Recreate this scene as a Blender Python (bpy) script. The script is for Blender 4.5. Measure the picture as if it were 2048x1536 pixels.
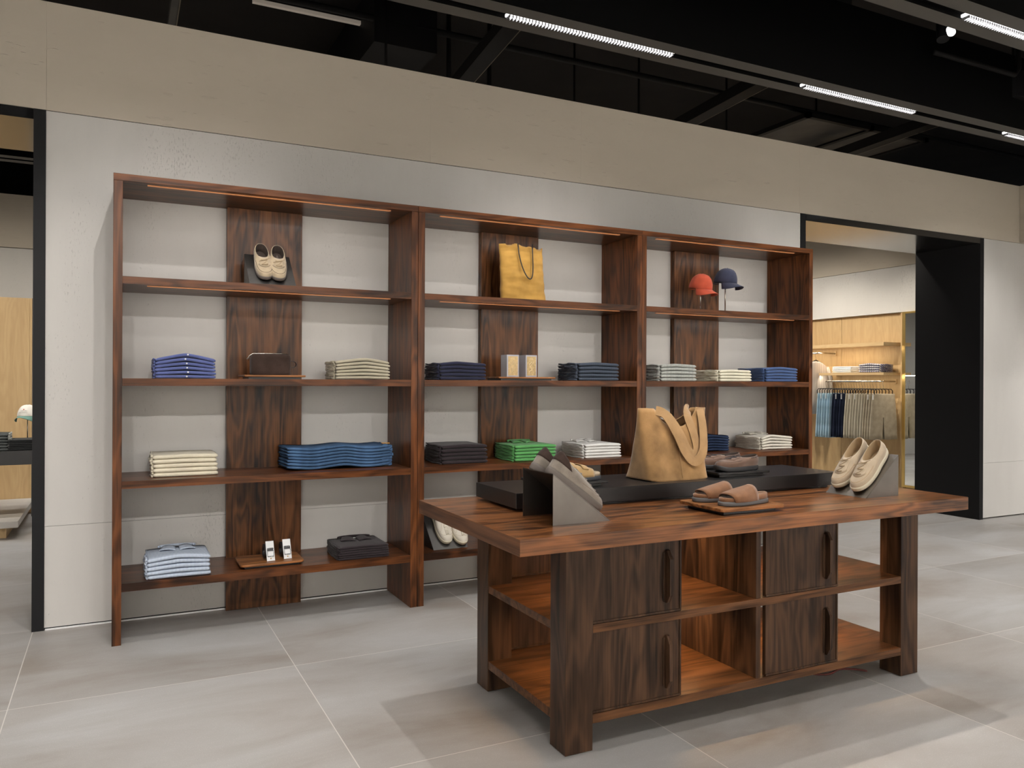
import bpy, math, random
from mathutils import Vector, Matrix
from mathutils import noise as mnoise
PI = math.pi
D2R = PI / 180
scene = bpy.context.scene
for o in list(bpy.data.objects): bpy.data.objects.remove(o)
COL = scene.collection
R = random.Random(11)

# ------------------------------------------------------------------ camera
cd = bpy.data.cameras.new('camera')
cd.sensor_width = 36.0
cd.lens = 1582.37 / 2048 * 36.0
cd.shift_y = -(768 - 764.38) / 2048
cd.clip_start = 0.05
cam = bpy.data.objects.new('camera', cd); COL.objects.link(cam)
yaw = 0.46578
cam.rotation_mode = 'QUATERNION'
cam.rotation_quaternion = (Matrix.Rotation(-yaw, 4, 'Z') @ Matrix.Rotation(PI / 2, 4, 'X') @ Matrix.Rotation(0.00426, 4, 'Z')).to_quaternion()
cam.location = (0, -5.128, 1.4)
scene.camera = cam

# ------------------------------------------------------------------ world + exposure
w = bpy.data.worlds.new('world'); scene.world = w; w.use_nodes = True
w.node_tree.nodes['Background'].inputs[0].default_value = (0.9, 0.95, 1.0, 1)
w.node_tree.nodes['Background'].inputs[1].default_value = 0.05
vs = scene.view_settings
vs.view_transform = 'Standard'; vs.look = 'None'; vs.gamma = 1.0; vs.use_curve_mapping = False
vs.exposure = 0.0

# ------------------------------------------------------------------ large lights (the slot lights in the ceiling beams)
BEAM_Y = [-0.86, -2.11, -3.36, -4.61, -5.86]
BACK_Y = [2.9, 4.15]
SEG_X = [-5.22, -2.78, -0.34, 2.10, 4.54, 6.98, 9.42]
SLOT_Z = 3.6
def area(x, y, z, sx, sy, e, col=(1, .97, .94), spread=150, rot=(0, 0, 0), name='slot_lamp'):
    l = bpy.data.lights.new(name, 'AREA'); l.shape = 'RECTANGLE'
    l.size = sx; l.size_y = sy; l.energy = e; l.color = col; l.spread = spread * D2R
    o = bpy.data.objects.new(name, l); COL.objects.link(o); o.location = (x, y, z); o.rotation_euler = rot
    return o
E_SLOT = {-0.86: 9, -2.11: 14, -3.36: 13, -4.61: 12, -5.86: 12, 2.9: 30, 4.15: 26}
for by in BEAM_Y + BACK_Y:
    for sx in SEG_X:
        area(sx + .62, by, SLOT_Z + .0032, 1.22, .03, E_SLOT[by], spread=118)

# track spotlights outside the frame, washing the plaster wall and the shelves
def spot(x, y, z, tx, ty, tz, e, size=62, blend=.75, col=(1, .965, .925), rad=.03):
    l = bpy.data.lights.new('track_or_fill_spot', 'SPOT'); l.energy = e; l.spot_size = size * D2R; l.spot_blend = blend; l.color = col; l.shadow_soft_size = rad
    o = bpy.data.objects.new('track_or_fill_spot', l); COL.objects.link(o); o.location = (x, y, z)
    o.rotation_euler = (Vector((tx, ty, tz)) - Vector((x, y, z))).to_track_quat('-Z', 'Y').to_euler()
    return o
for i in range(11):
    x = -2.45 + i * 1.22
    spot(x, -3.45, 3.5, x - .1, 0, 1.0, 26, size=52, rad=.04)
    spot(x + .5, -5.95, 3.5, x + .4, 0, .95, 180, size=33, blend=.8, rad=.05)

for i in range(6):
    x = -2.14 + 2.44 * i
    spot(x, -1.9, 3.58, x + .1, 0, .5, 62, size=76, blend=.6, rad=.012)
    spot(x + 1.5, -1.75, 3.58, x + 1.3, -2.5, .5, 105, size=80, rad=.015)
    spot(x + .7, -4.4, 3.58, x + .9, -2.7, 0, 62, size=80, rad=.015)
# unseen spots added as soft fill, bounced off the opposite and left walls
for i in range(9):
    spot(-4.5 + i * 2.0, -6.2, 3.5, -4.5 + i * 2.0, -8.5, 1.0, 640, size=100, rad=.1)
for i in range(4):
    spot(-6.6, -7.0 + i * 2.0, 3.5, -9, -7.0 + i * 2.0, 1.5, 420, size=100, rad=.1)
for yy_, z_, e_ in ((3.0, 1.883, 9.0), (2.22, 1.509, 5.5)):
    area(8.76, yy_, z_ - .004, .012, 2.4 if e_ > 3 else .95, e_, (1, .86, .66), 165, rot=(0, -.35, 0), name='oak_shelf_lamp')
for x, y, tx, ty, tz, e in ((6.4, 2.2, 9.0, 2.4, 1.2, 170), (6.4, 3.4, 9.0, 3.4, 1.3, 170), (7.2, 2.6, 9.0, 2.3, .8, 90), (-1.4, 1.6, -1.2, 4.6, 1.1, 150), (-.2, 1.6, -.6, 4.6, 1.3, 120), (-2.6, 1.6, -2.4, 4.6, 1.1, 100), (7.4, 1.2, 9.0, 1.2, 1.2, 90)):
    spot(x, y, 3.5, tx, ty, tz, e, size=76, col=(1, .92, .80))  # unseen spots added to brighten the rooms beyond both openings

# ------------------------------------------------------------------ mesh helpers
class MB:
    def __init__(s): s.v = []; s.f = []
    def box(s, x0, x1, y0, y1, z0, z1):
        n = len(s.v)
        s.v += [(x0, y0, z0), (x1, y0, z0), (x1, y1, z0), (x0, y1, z0), (x0, y0, z1), (x1, y0, z1), (x1, y1, z1), (x0, y1, z1)]
        s.f += [tuple(n + i for i in q) for q in ((0, 3, 2, 1), (4, 5, 6, 7), (0, 1, 5, 4), (1, 2, 6, 5), (2, 3, 7, 6), (3, 0, 4, 7))]
        return s
    def prism(s, pts, axis, a, b):
        # polygon pts in the two other axes, extruded along axis from a to b
        n = len(s.v); m = len(pts)
        for c in (a, b):
            for p, q in pts:
                s.v.append({'x': (c, p, q), 'y': (p, c, q), 'z': (p, q, c)}[axis])
        s.f.append(tuple(n + i for i in range(m))[::-1]); s.f.append(tuple(n + m + i for i in range(m)))
        for i in range(m):
            j = (i + 1) % m; s.f.append((n + i, n + j, n + m + j, n + m + i))
        return s
    def rings(s, rings, close=True, cap0=True, cap1=True):
        n = len(s.v); m = len(rings[0])
        for r in rings: s.v += [tuple(p) for p in r]
        for k in range(len(rings) - 1):
            for i in range(m if close else m - 1):
                j = (i + 1) % m
                s.f.append((n + k * m + i, n + k * m + j, n + (k + 1) * m + j, n + (k + 1) * m + i))
        if cap0 and close: s.f.append(tuple(n + i for i in range(m))[::-1])
        if cap1 and close: s.f.append(tuple(n + (len(rings) - 1) * m + i for i in range(m)))
        return s
    def grid(s, fn, nu, nv):
        return s.rings([[fn(i / nu, j / nv) for i in range(nu + 1)] for j in range(nv + 1)], close=False)
    def tube(s, pts, r, n=8, closed=False):
        pts = [Vector(p) for p in pts]; m = len(pts); rr = []
        ref = None
        for i, p in enumerate(pts):
            a = pts[(i - 1) % m] if (closed or i > 0) else p
            b = pts[(i + 1) % m] if (closed or i < m - 1) else p
            t = (b - a).normalized()
            if ref is None:
                ref = Vector((0, 0, 1)) if abs(t.z) < .9 else Vector((1, 0, 0))
            u = t.cross(ref)
            if u.length < 1e-4: u = t.cross(Vector((0, 1, 0)))
            u.normalize(); v = u.cross(t).normalized(); ref = v
            rad = r[i] if isinstance(r, (list, tuple)) else r
            rr.append([p + (u * math.cos(2 * PI * k / n) + v * math.sin(2 * PI * k / n)) * rad for k in range(n)])
        if closed: rr.append(rr[0])
        return s.rings(rr, cap0=not closed, cap1=not closed)
    def cyl(s, x, y, z0, z1, r, n=20, r1=None):
        r1 = r if r1 is None else r1
        return s.rings([[(x + a * math.cos(2 * PI * k / n), y + a * math.sin(2 * PI * k / n), z) for k in range(n)] for a, z in ((r, z0), (r1, z1))])
    def build(s, name, mat, parent=None, smooth=False, bevel=0, solid=0, sub=0, label=None):
        me = bpy.data.meshes.new(name); me.from_pydata([tuple(p) for p in s.v], [], s.f); me.update()
        if smooth:
            for p in me.polygons: p.use_smooth = True
        o = bpy.data.objects.new(name, me); COL.objects.link(o)
        if mat: me.materials.append(mat)
        if parent is not None: o.parent = parent
        if solid:
            m = o.modifiers.new('solid', 'SOLIDIFY'); m.thickness = solid; m.offset = 0
        if sub:
            m = o.modifiers.new('sub', 'SUBSURF'); m.levels = sub; m.render_levels = sub
        if bevel:
            m = o.modifiers.new('bevel', 'BEVEL'); m.width = bevel; m.segments = 2; m.limit_method = 'ANGLE'; m.angle_limit = .6
        if label: o['label'] = label
        return o
def thing(name, label, cat, loc=(0, 0, 0), rot=(0, 0, 0), group=None):
    o = bpy.data.objects.new(name, None); COL.objects.link(o)
    o.empty_display_size = .05
    o.location = loc; o.rotation_euler = rot; o['label'] = label; o['category'] = cat
    if group: o['group'] = group
    return o
def tag(o, label, cat, group=None):
    o['label'] = label; o['category'] = cat
    if group: o['group'] = group
    return o
def struct(o): o['kind'] = 'structure'; return o
def copy_tree(o, parent=None):
    c = o.copy(); COL.objects.link(c)
    if parent is not None: c.parent = parent
    for ch in list(o.children): copy_tree(ch, c)
    return c
def nz(x, y, z, s=1.0): return mnoise.noise(Vector((x * s, y * s, z * s)))

# ------------------------------------------------------------------ materials
def mat(name, col, rough=.6, metal=0, spec=.5, bump=0, bscale=200, var=0, vscale=8, sheen=0, ior=None, emit=None, estr=0):
    m = bpy.data.materials.new(name); m.use_nodes = True
    nt = m.node_tree; b = nt.nodes['Principled BSDF']
    b.inputs['Base Color'].default_value = (*col, 1); b.inputs['Roughness'].default_value = rough
    b.inputs['Metallic'].default_value = metal; b.inputs['Specular IOR Level'].default_value = spec
    if ior: b.inputs['IOR'].default_value = ior
    if sheen: b.inputs['Sheen Weight'].default_value = sheen; b.inputs['Sheen Roughness'].default_value = .5
    if emit: b.inputs['Emission Color'].default_value = (*emit, 1); b.inputs['Emission Strength'].default_value = estr
    tc = nt.nodes.new('ShaderNodeTexCoord')
    if var:
        n = nt.nodes.new('ShaderNodeTexNoise'); n.inputs['Scale'].default_value = vscale; n.inputs['Detail'].default_value = 5
        nt.links.new(tc.outputs['Object'], n.inputs['Vector'])
        mr = nt.nodes.new('ShaderNodeMapRange'); mr.inputs['From Min'].default_value = .3; mr.inputs['From Max'].default_value = .7
        mr.inputs['To Min'].default_value = 1 - var; mr.inputs['To Max'].default_value = 1 + var
        nt.links.new(n.outputs['Fac'], mr.inputs['Value'])
        mx = nt.nodes.new('ShaderNodeVectorMath'); mx.operation = 'SCALE'; mx.inputs[0].default_value = col
        nt.links.new(mr.outputs[0], mx.inputs['Scale']); nt.links.new(mx.outputs[0], b.inputs['Base Color'])
    if bump:
        n = nt.nodes.new('ShaderNodeTexNoise'); n.inputs['Scale'].default_value = bscale; n.inputs['Detail'].default_value = 3
        nt.links.new(tc.outputs['Object'], n.inputs['Vector'])
        bp = nt.nodes.new('ShaderNodeBump'); bp.inputs['Strength'].default_value = bump; bp.inputs['Distance'].default_value = .002
        nt.links.new(n.outputs['Fac'], bp.inputs['Height']); nt.links.new(bp.outputs[0], b.inputs['Normal'])
    return m
def N(nt, t, **kw):
    n = nt.nodes.new(t)
    for k, v in kw.items():
        if k in n.inputs: n.inputs[k].default_value = v
        else: setattr(n, k, v)
    return n
def wood(name, axis, dark, light, rough=.30, seed=0, contrast=1.0, scale=1.0, coat=0):
    m = bpy.data.materials.new(name); m.use_nodes = True; nt = m.node_tree; L = nt.links
    b = nt.nodes['Principled BSDF']
    tc = N(nt, 'ShaderNodeTexCoord'); info = N(nt, 'ShaderNodeObjectInfo')
    add = N(nt, 'ShaderNodeVectorMath', operation='MULTIPLY_ADD')
    L.new(tc.outputs['Object'], add.inputs[0]); add.inputs[1].default_value = (1, 1, 1); 
    add.inputs[2].default_value = (seed * 3.1, seed * 1.7, seed * 2.3)
    def mp(s_along, s_across):
        v = [s_across * scale] * 3; v['xyz'.index(axis)] = s_along * scale
        k = N(nt, 'ShaderNodeMapping'); k.inputs['Scale'].default_value = v
        L.new(add.outputs[0], k.inputs['Vector']); return k
    a = mp(.9, 5.0); n1 = N(nt, 'ShaderNodeTexNoise', Scale=1.0, Detail=3.0, Roughness=.5, Distortion=.3); L.new(a.outputs[0], n1.inputs['Vector'])
    mul = N(nt, 'ShaderNodeMath', operation='MULTIPLY'); L.new(n1.outputs['Fac'], mul.inputs[0]); mul.inputs[1].default_value = 62
    sn = N(nt, 'ShaderNodeMath', operation='SINE'); L.new(mul.outputs[0], sn.inputs[0])
    a2 = mp(2.6, 170); n2 = N(nt, 'ShaderNodeTexNoise', Scale=1.0, Detail=4.0, Roughness=.65); L.new(a2.outputs[0], n2.inputs['Vector'])
    a3 = mp(.5, 4.2); n3 = N(nt, 'ShaderNodeTexNoise', Scale=1.7, Detail=4.0, Roughness=.6); L.new(a3.outputs[0], n3.inputs['Vector'])
    a4 = mp(.8, 15); n4 = N(nt, 'ShaderNodeTexNoise', Scale=1.3, Detail=5.0, Roughness=.6, Distortion=.4); L.new(a4.outputs[0], n4.inputs['Vector'])
    # value = .5 + .10*sin + .5*(n2-.5) + .8*(n3-.5)+.7*(n4-.5)
    s1 = N(nt, 'ShaderNodeMath', operation='MULTIPLY_ADD'); L.new(sn.outputs[0], s1.inputs[0]); s1.inputs[1].default_value = .17 * contrast; s1.inputs[2].default_value = .5 - 1.45 * contrast
    s2 = N(nt, 'ShaderNodeMath', operation='MULTIPLY_ADD'); L.new(n2.outputs['Fac'], s2.inputs[0]); s2.inputs[1].default_value = .9 * contrast; L.new(s1.outputs[0], s2.inputs[2])
    s3 = N(nt, 'ShaderNodeMath', operation='MULTIPLY_ADD'); L.new(n3.outputs['Fac'], s3.inputs[0]); s3.inputs[1].default_value = .9 * contrast; L.new(s2.outputs[0], s3.inputs[2])
    s4 = N(nt, 'ShaderNodeMath', operation='MULTIPLY_ADD'); L.new(n4.outputs['Fac'], s4.inputs[0]); s4.inputs[1].default_value = 1.1 * contrast; L.new(s3.outputs[0], s4.inputs[2])
    cr = N(nt, 'ShaderNodeValToRGB'); cr.color_ramp.elements[0].position = .1; cr.color_ramp.elements[1].position = .9
    cr.color_ramp.elements[0].color = (*dark, 1); cr.color_ramp.elements[1].color = (*light, 1)
    L.new(s4.outputs[0], cr.inputs[0]); L.new(cr.outputs[0], b.inputs['Base Color'])
    bp = N(nt, 'ShaderNodeBump', Strength=.18, Distance=.0008); L.new(n2.outputs['Fac'], bp.inputs['Height']); L.new(bp.outputs[0], b.inputs['Normal'])
    b.inputs['Roughness'].default_value = rough
    b.inputs['Specular IOR Level'].default_value = .24
    if coat: b.inputs['Coat Weight'].default_value = coat; b.inputs['Coat Roughness'].default_value = .2
    return m
WD, WL = (.019, .0070, .003), (.172, .057, .0175)
wood_x = wood('walnut_grain_x', 'x', WD, WL, seed=1)
wood_z = wood('walnut_grain_z', 'z', WD, WL, seed=2)
wood_zd = wood('walnut_panel_grain_z', 'z', (.014, .0065, .0035), (.18, .071, .026), seed=3, rough=.26)
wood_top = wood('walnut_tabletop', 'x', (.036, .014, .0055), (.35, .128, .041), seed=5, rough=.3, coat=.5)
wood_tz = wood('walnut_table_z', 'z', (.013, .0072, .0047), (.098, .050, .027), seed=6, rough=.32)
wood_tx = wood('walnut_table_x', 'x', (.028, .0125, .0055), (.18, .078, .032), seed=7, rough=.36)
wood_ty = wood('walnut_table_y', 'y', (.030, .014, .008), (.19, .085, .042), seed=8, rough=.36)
wood_tray = wood('walnut_tray', 'x', (.05, .018, .007), (.38, .155, .052), seed=9, rough=.35)
oak_z = wood('pale_oak_z', 'z', (.40, .26, .125), (.56, .40, .21), seed=4, rough=.5, contrast=.5)
oak_y = wood('pale_oak_y', 'y', (.46, .31, .155), (.60, .43, .23), seed=4, rough=.5, contrast=.5)

def plaster(name, col, mode):
    m = bpy.data.materials.new(name); m.use_nodes = True; nt = m.node_tree; L = nt.links
    b = nt.nodes['Principled BSDF']; b.inputs['Roughness'].default_value = .62; b.inputs['Specular IOR Level'].default_value = .35
    tc = N(nt, 'ShaderNodeTexCoord')
    k = N(nt, 'ShaderNodeMapping'); k.inputs['Scale'].default_value = (1, 1, .28) if mode == 'v' else (.25, .25, 1)
    L.new(tc.outputs['Object'], k.inputs['Vector'])
    n1 = N(nt, 'ShaderNodeTexNoise', Scale=1.3, Detail=6.0, Roughness=.6); L.new(k.outputs[0], n1.inputs['Vector'])
    mr = N(nt, 'ShaderNodeMapRange'); L.new(n1.outputs['Fac'], mr.inputs['Value'])
    mr.inputs['From Min'].default_value = .3; mr.inputs['From Max'].default_value = .7; mr.inputs['To Min'].default_value = .93; mr.inputs['To Max'].default_value = 1.06
    # pits in drifting clusters
    n2 = N(nt, 'ShaderNodeTexNoise', Scale=150.0 if mode == 'v' else 36.0, Detail=3.0, Roughness=.6); L.new(k.outputs[0], n2.inputs['Vector'])
    n3 = N(nt, 'ShaderNodeTexNoise', Scale=3.4, Detail=3.0); L.new(k.outputs[0], n3.inputs['Vector'])
    mm = N(nt, 'ShaderNodeMath', operation='MULTIPLY_ADD'); L.new(n3.outputs['Fac'], mm.inputs[0]); mm.inputs[1].default_value = .55; L.new(n2.outputs['Fac'], mm.inputs[2])
    pr = N(nt, 'ShaderNodeMapRange'); L.new(mm.outputs[0], pr.inputs['Value'])
    pr.inputs['From Min'].default_value = .94 if mode == 'v' else .93; pr.inputs['From Max'].default_value = .985 if mode == 'v' else .99
    dk = N(nt, 'ShaderNodeMath', operation='MULTIPLY_ADD'); L.new(pr.outputs[0], dk.inputs[0]); dk.inputs[1].default_value = -.17 if mode == 'v' else -.03; dk.inputs[2].default_value = 1
    cm = N(nt, 'ShaderNodeMath', operation='MULTIPLY'); L.new(dk.outputs[0], cm.inputs[0]); L.new(mr.outputs[0], cm.inputs[1])
    sc = N(nt, 'ShaderNodeVectorMath', operation='SCALE'); sc.inputs[0].default_value = col; L.new(cm.outputs[0], sc.inputs['Scale'])
    L.new(sc.outputs[0], b.inputs['Base Color'])
    n4 = N(nt, 'ShaderNodeTexNoise', Scale=18.0, Detail=4.0); L.new(k.outputs[0], n4.inputs['Vector'])
    h = N(nt, 'ShaderNodeMath', operation='MULTIPLY_ADD'); L.new(pr.outputs[0], h.inputs[0]); h.inputs[1].default_value = -1.0 if mode == 'v' else 1.3; L.new(n4.outputs['Fac'], h.inputs[2])
    bp = N(nt, 'ShaderNodeBump', Strength=.5, Distance=.0025); L.new(h.outputs[0], bp.inputs['Height']); L.new(bp.outputs[0], b.inputs['Normal'])
    return m
WALLC = (.565, .548, .52)
m_wall = plaster('travertine_plaster', WALLC, 'v')
m_fascia = plaster('trowelled_plaster', (.50, .445, .365), 'h')

def floor_mat():
    m = bpy.data.materials.new('grey_porcelain_tile'); m.use_nodes = True; nt = m.node_tree; L = nt.links
    b = nt.nodes['Principled BSDF']
    g = N(nt, 'ShaderNodeNewGeometry'); sp = N(nt, 'ShaderNodeSeparateXYZ'); L.new(g.outputs['Position'], sp.inputs[0])
    def line(out, off):
        a = N(nt, 'ShaderNodeMath', operation='ADD'); L.new(out, a.inputs[0]); a.inputs[1].default_value = off + 60
        d = N(nt, 'ShaderNodeMath', operation='DIVIDE'); L.new(a.outputs[0], d.inputs[0]); d.inputs[1].default_value = 1.2
        f = N(nt, 'ShaderNodeMath', operation='FRACT'); L.new(d.outputs[0], f.inputs[0])
        fl = N(nt, 'ShaderNodeMath', operation='FLOOR'); L.new(d.outputs[0], fl.inputs[0])
        pp = N(nt, 'ShaderNodeMath', operation='PINGPONG'); L.new(f.outputs[0], pp.inputs[0]); pp.inputs[1].default_value = .5
        lt = N(nt, 'ShaderNodeMath', operation='LESS_THAN'); L.new(pp.outputs[0], lt.inputs[0]); lt.inputs[1].default_value = .0017
        return lt, fl
    lx, fx = line(sp.outputs['X'], .4); ly, fy = line(sp.outputs['Y'], -.03)
    mx = N(nt, 'ShaderNodeMath', operation='MAXIMUM'); L.new(lx.outputs[0], mx.inputs[0]); L.new(ly.outputs[0], mx.inputs[1])
    cb = N(nt, 'ShaderNodeCombineXYZ'); L.new(fx.outputs[0], cb.inputs[0]); L.new(fy.outputs[0], cb.inputs[1])
    wn = N(nt, 'ShaderNodeTexWhiteNoise'); L.new(cb.outputs[0], wn.inputs['Vector'])
    k = N(nt, 'ShaderNodeVectorMath', operation='MULTIPLY_ADD'); L.new(cb.outputs[0], k.inputs[0]); k.inputs[1].default_value = (7.3, 3.9, 0)
    st = N(nt, 'ShaderNodeVectorMath', operation='MULTIPLY'); L.new(g.outputs['Position'], st.inputs[0]); st.inputs[1].default_value = (.55, 1.35, 1); L.new(st.outputs[0], k.inputs[2])
    n1 = N(nt, 'ShaderNodeTexNoise', Scale=1.5, Detail=7.0, Roughness=.62, Distortion=.5); L.new(k.outputs[0], n1.inputs['Vector'])
    n2 = N(nt, 'ShaderNodeTexNoise', Scale=230.0, Detail=2.0); L.new(g.outputs['Position'], n2.inputs['Vector'])
    cr = N(nt, 'ShaderNodeValToRGB'); e = cr.color_ramp.elements
    e[0].position = .30; e[0].color = (.275, .243, .212, 1); e[1].position = .70; e[1].color = (.425, .42, .41, 1)
    x = cr.color_ramp.elements.new(.48); x.color = (.355, .337, .315, 1)
    L.new(n1.outputs['Fac'], cr.inputs[0])
    sp2 = N(nt, 'ShaderNodeMapRange'); L.new(n2.outputs['Fac'], sp2.inputs['Value'])
    sp2.inputs['From Min'].default_value = .60; sp2.inputs['From Max'].default_value = .75; sp2.inputs['To Min'].default_value = 1.0; sp2.inputs['To Max'].default_value = 1.35
    tv = N(nt, 'ShaderNodeMapRange'); L.new(wn.outputs['Value'], tv.inputs['Value']); tv.inputs['To Min'].default_value = .93; tv.inputs['To Max'].default_value = 1.05
    mu = N(nt, 'ShaderNodeMath', operation='MULTIPLY'); L.new(sp2.outputs[0], mu.inputs[0]); L.new(tv.outputs[0], mu.inputs[1])
    sc = N(nt, 'ShaderNodeVectorMath', operation='SCALE'); L.new(cr.outputs[0], sc.inputs[0]); L.new(mu.outputs[0], sc.inputs['Scale'])
    mix = N(nt, 'ShaderNodeMix', data_type='RGBA'); L.new(mx.outputs[0], mix.inputs['Factor']); L.new(sc.outputs[0], mix.inputs['A']); mix.inputs['B'].default_value = (.60, .58, .54, 1)
    L.new(mix.outputs['Result'], b.inputs['Base Color'])
    rr = N(nt, 'ShaderNodeMapRange'); L.new(n1.outputs['Fac'], rr.inputs['Value']); rr.inputs['To Min'].default_value = .42; rr.inputs['To Max'].default_value = .58
    L.new(rr.outputs[0], b.inputs['Roughness'])
    bp = N(nt, 'ShaderNodeBump', Strength=.12, Distance=.001); L.new(n2.outputs['Fac'], bp.inputs['Height']); L.new(bp.outputs[0], b.inputs['Normal'])
    return m
m_floor = floor_mat()
m_black = mat('black_steel', (.008, .008, .009), .16, ior=1.9, spec=.5)
m_blackm = mat('matt_black_frame', (.009, .009, .010), .5, spec=.2)
m_ceil = mat('dark_ceiling_deck', (.020, .017, .015), .9, var=.2, vscale=2)
m_beam = mat('charcoal_beam_underside', (.085, .08, .07), .6)
m_beamside = mat('black_beam_side', (.004, .004, .004), .9, spec=.05)
m_pipe = mat('painted_black_pipe', (.012, .011, .0105), .6, spec=.2)
m_duct = mat('dusty_duct', (.055, .05, .043), .6, var=.3, vscale=4)
m_glow = mat('lit_diffuser', (1, 1, 1), .5, emit=(1, .97, .94), estr=3.0)
m_fin = mat('white_louver', (.11, .11, .115), .6, spec=.1)
m_riser = mat('ebonised_wood', (.012, .011, .011), .33, bump=.15, bscale=90)
m_steel = mat('brushed_steel', (.19, .172, .155), .36, metal=1, var=.10, vscale=9, bump=.08, bscale=60)
m_steelb = mat('blackened_steel', (.13, .125, .12), .45, metal=1, var=.1)
m_chrome = mat('polished_chrome', (.75, .75, .75), .12, metal=1)
m_nickel = mat('satin_nickel', (.62, .58, .52), .25, metal=1)
m_gold = mat('brass', (.72, .5, .18), .3, metal=1)
m_mirror = mat('mirror_glass', (.86, .88, .86), .02, metal=1)
m_white = mat('white_card', (.78, .78, .78), .5)
m_led = mat('lit_wooden_strip', (.55, .22, .09), .5, emit=(1.0, .42, .16), estr=.22)

def cloth(name, col, **kw):
    a = dict(rough=.9, spec=.15, bump=.25, bscale=350, var=.06, vscale=20, sheen=.15); a.update(kw)
    return mat(name, col, **a)
def stripes(name, ca, cb, freq, axis='x', check=False, cc=None):
    m = bpy.data.materials.new(name); m.use_nodes = True; nt = m.node_tree; L = nt.links
    b = nt.nodes['Principled BSDF']; b.inputs['Roughness'].default_value = .9; b.inputs['Specular IOR Level'].default_value = .15
    tc = N(nt, 'ShaderNodeTexCoord'); sp = N(nt, 'ShaderNodeSeparateXYZ'); L.new(tc.outputs['Object'], sp.inputs[0])
    def wv(outs):
        if len(outs) == 2:
            ad = N(nt, 'ShaderNodeMath', operation='ADD'); L.new(outs[0], ad.inputs[0]); L.new(outs[1], ad.inputs[1]); o = ad.outputs[0]
        else: o = outs[0]
        mu = N(nt, 'ShaderNodeMath', operation='MULTIPLY'); L.new(o, mu.inputs[0]); mu.inputs[1].default_value = freq
        s = N(nt, 'ShaderNodeMath', operation='SINE'); L.new(mu.outputs[0], s.inputs[0])
        g = N(nt, 'ShaderNodeMapRange'); L.new(s.outputs[0], g.inputs['Value']); g.inputs['From Min'].default_value = -.2; g.inputs['From Max'].default_value = .2
        return g.outputs[0]
    f = wv([sp.outputs[axis.upper()]])
    if check:
        f2 = wv([sp.outputs['Y'], sp.outputs['Z']])
        av = N(nt, 'ShaderNodeMath', operation='ADD'); L.new(f, av.inputs[0]); L.new(f2, av.inputs[1])
        hv = N(nt, 'ShaderNodeMath', operation='MULTIPLY'); L.new(av.outputs[0], hv.inputs[0]); hv.inputs[1].default_value = .5; f = hv.outputs[0]
    mix = N(nt, 'ShaderNodeMix', data_type='RGBA'); L.new(f, mix.inputs['Factor']); mix.inputs['A'].default_value = (*ca, 1); mix.inputs['B'].default_value = (*cb, 1)
    L.new(mix.outputs['Result'], b.inputs['Base Color'])
    return m

# ================================================================== SETTING
YB = 0.72
def wallbox(name, x0, x1, y0, y1, z0, z1, m): return struct(MB().box(x0, x1, y0, y1, z0, z1).build(name, m))
fl = struct(MB().box(-9, 15, -8.5, 9, -.05, 0).build('floor', m_floor))
XL0, XL1, XR0, XR1 = -2.95, -.346, 5.434, 8.03
G = .002
# main wall: lower course, middle course, fascia, with open joints between them
mb = MB()
for a, b_ in ((-9, XL0), (XL1, XR0), (XR1, 15)):
    mb.box(a, b_, 0, YB, .014, .581 - G * .45)
    mb.box(a, b_, 0, YB, .581 + G * .45, 2.91 - G)
wall = struct(mb.build('wall_back', m_wall))
wallbox('wall_back_core', XL1 + .01, XR0 - .01, .006, YB - .01, 0, 3.4, m_blackm)
wallbox('baseboard_back', XL1 + .005, XR0 - .005, -.006, .004, 0, .008, m_white)
mb = MB()
seams = [-9, -.345, 1.94, 3.155, 5.425, 8.64, 15]
for a, b_ in zip(seams[:-1], seams[1:]):
    mb.box(a + .0003, b_ - .0003, 0, YB, 2.91 + G, 3.52)
struct(mb.build('trim_1', m_fascia))
# bulkhead that turns toward the room at the right end
struct(MB().box(8.645, 9.4, -4.2, -.004, 2.914, 3.52).build('trim_2', m_fascia))
# door linings
def lining(nm, x0, x1):
    t = .06
    m1 = MB().box(x0, x0 + t, -.008, YB + .01, 0, 2.91).box(x1 - t, x1, -.008, YB + .01, 0, 2.91)
    o = m1.build(nm, m_blackm); struct(o)
    o2 = MB().box(x0 + t + .0005, x1 - t - .0005, -.008, YB + .01, 2.85, 2.908).build('door_head', m_black, o)
lining('door_1', XL0, XL1); lining('door_2', XR0, XR1)
# surrounding room shell
wallbox('wall_left', -9.2, -9, -10, 9, 0, 3.52, mat('white_side_wall', (.8, .78, .74), .7))
wallbox('wall_right', 15, 15.2, -10, 9, 0, 3.52, m_wall)
m_far = mat('white_painted_wall', (.8, .78, .74), .7)
wallbox('wall_front', -9, 15, -8.7, -8.5, 0, 3.52, m_far)  # out of view; set closer and paler to bounce the added fill spots
# back room
wallbox('wall_rear', -9, 15, 5.5, 5.7, 0, 2.906, m_wall)
struct(MB().box(-9, 15, 5.498, 5.7, 2.914, 3.52).build('trim_3', m_fascia))
wallbox('wall_side_upper', 8.99, 9.6, YB + .05, 5.49, 2.318, 2.907, m_wall)
struct(MB().box(8.99, 9.6, YB + .05, 5.49, 2.912, 3.52).build('trim_4', m_fascia))
wallbox('wall_side_lower', 9.09, 9.6, YB + .05, 5.49, 0, 2.316, m_wall)
struct(MB().box(-9.2, 15.2, -10.2, 9.2, 5.0, 5.1).build('ceiling', m_ceil))
wallbox('wall_upper_back', -9.2, 15.2, 9, 9.2, 0, 5, m_ceil)

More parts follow.
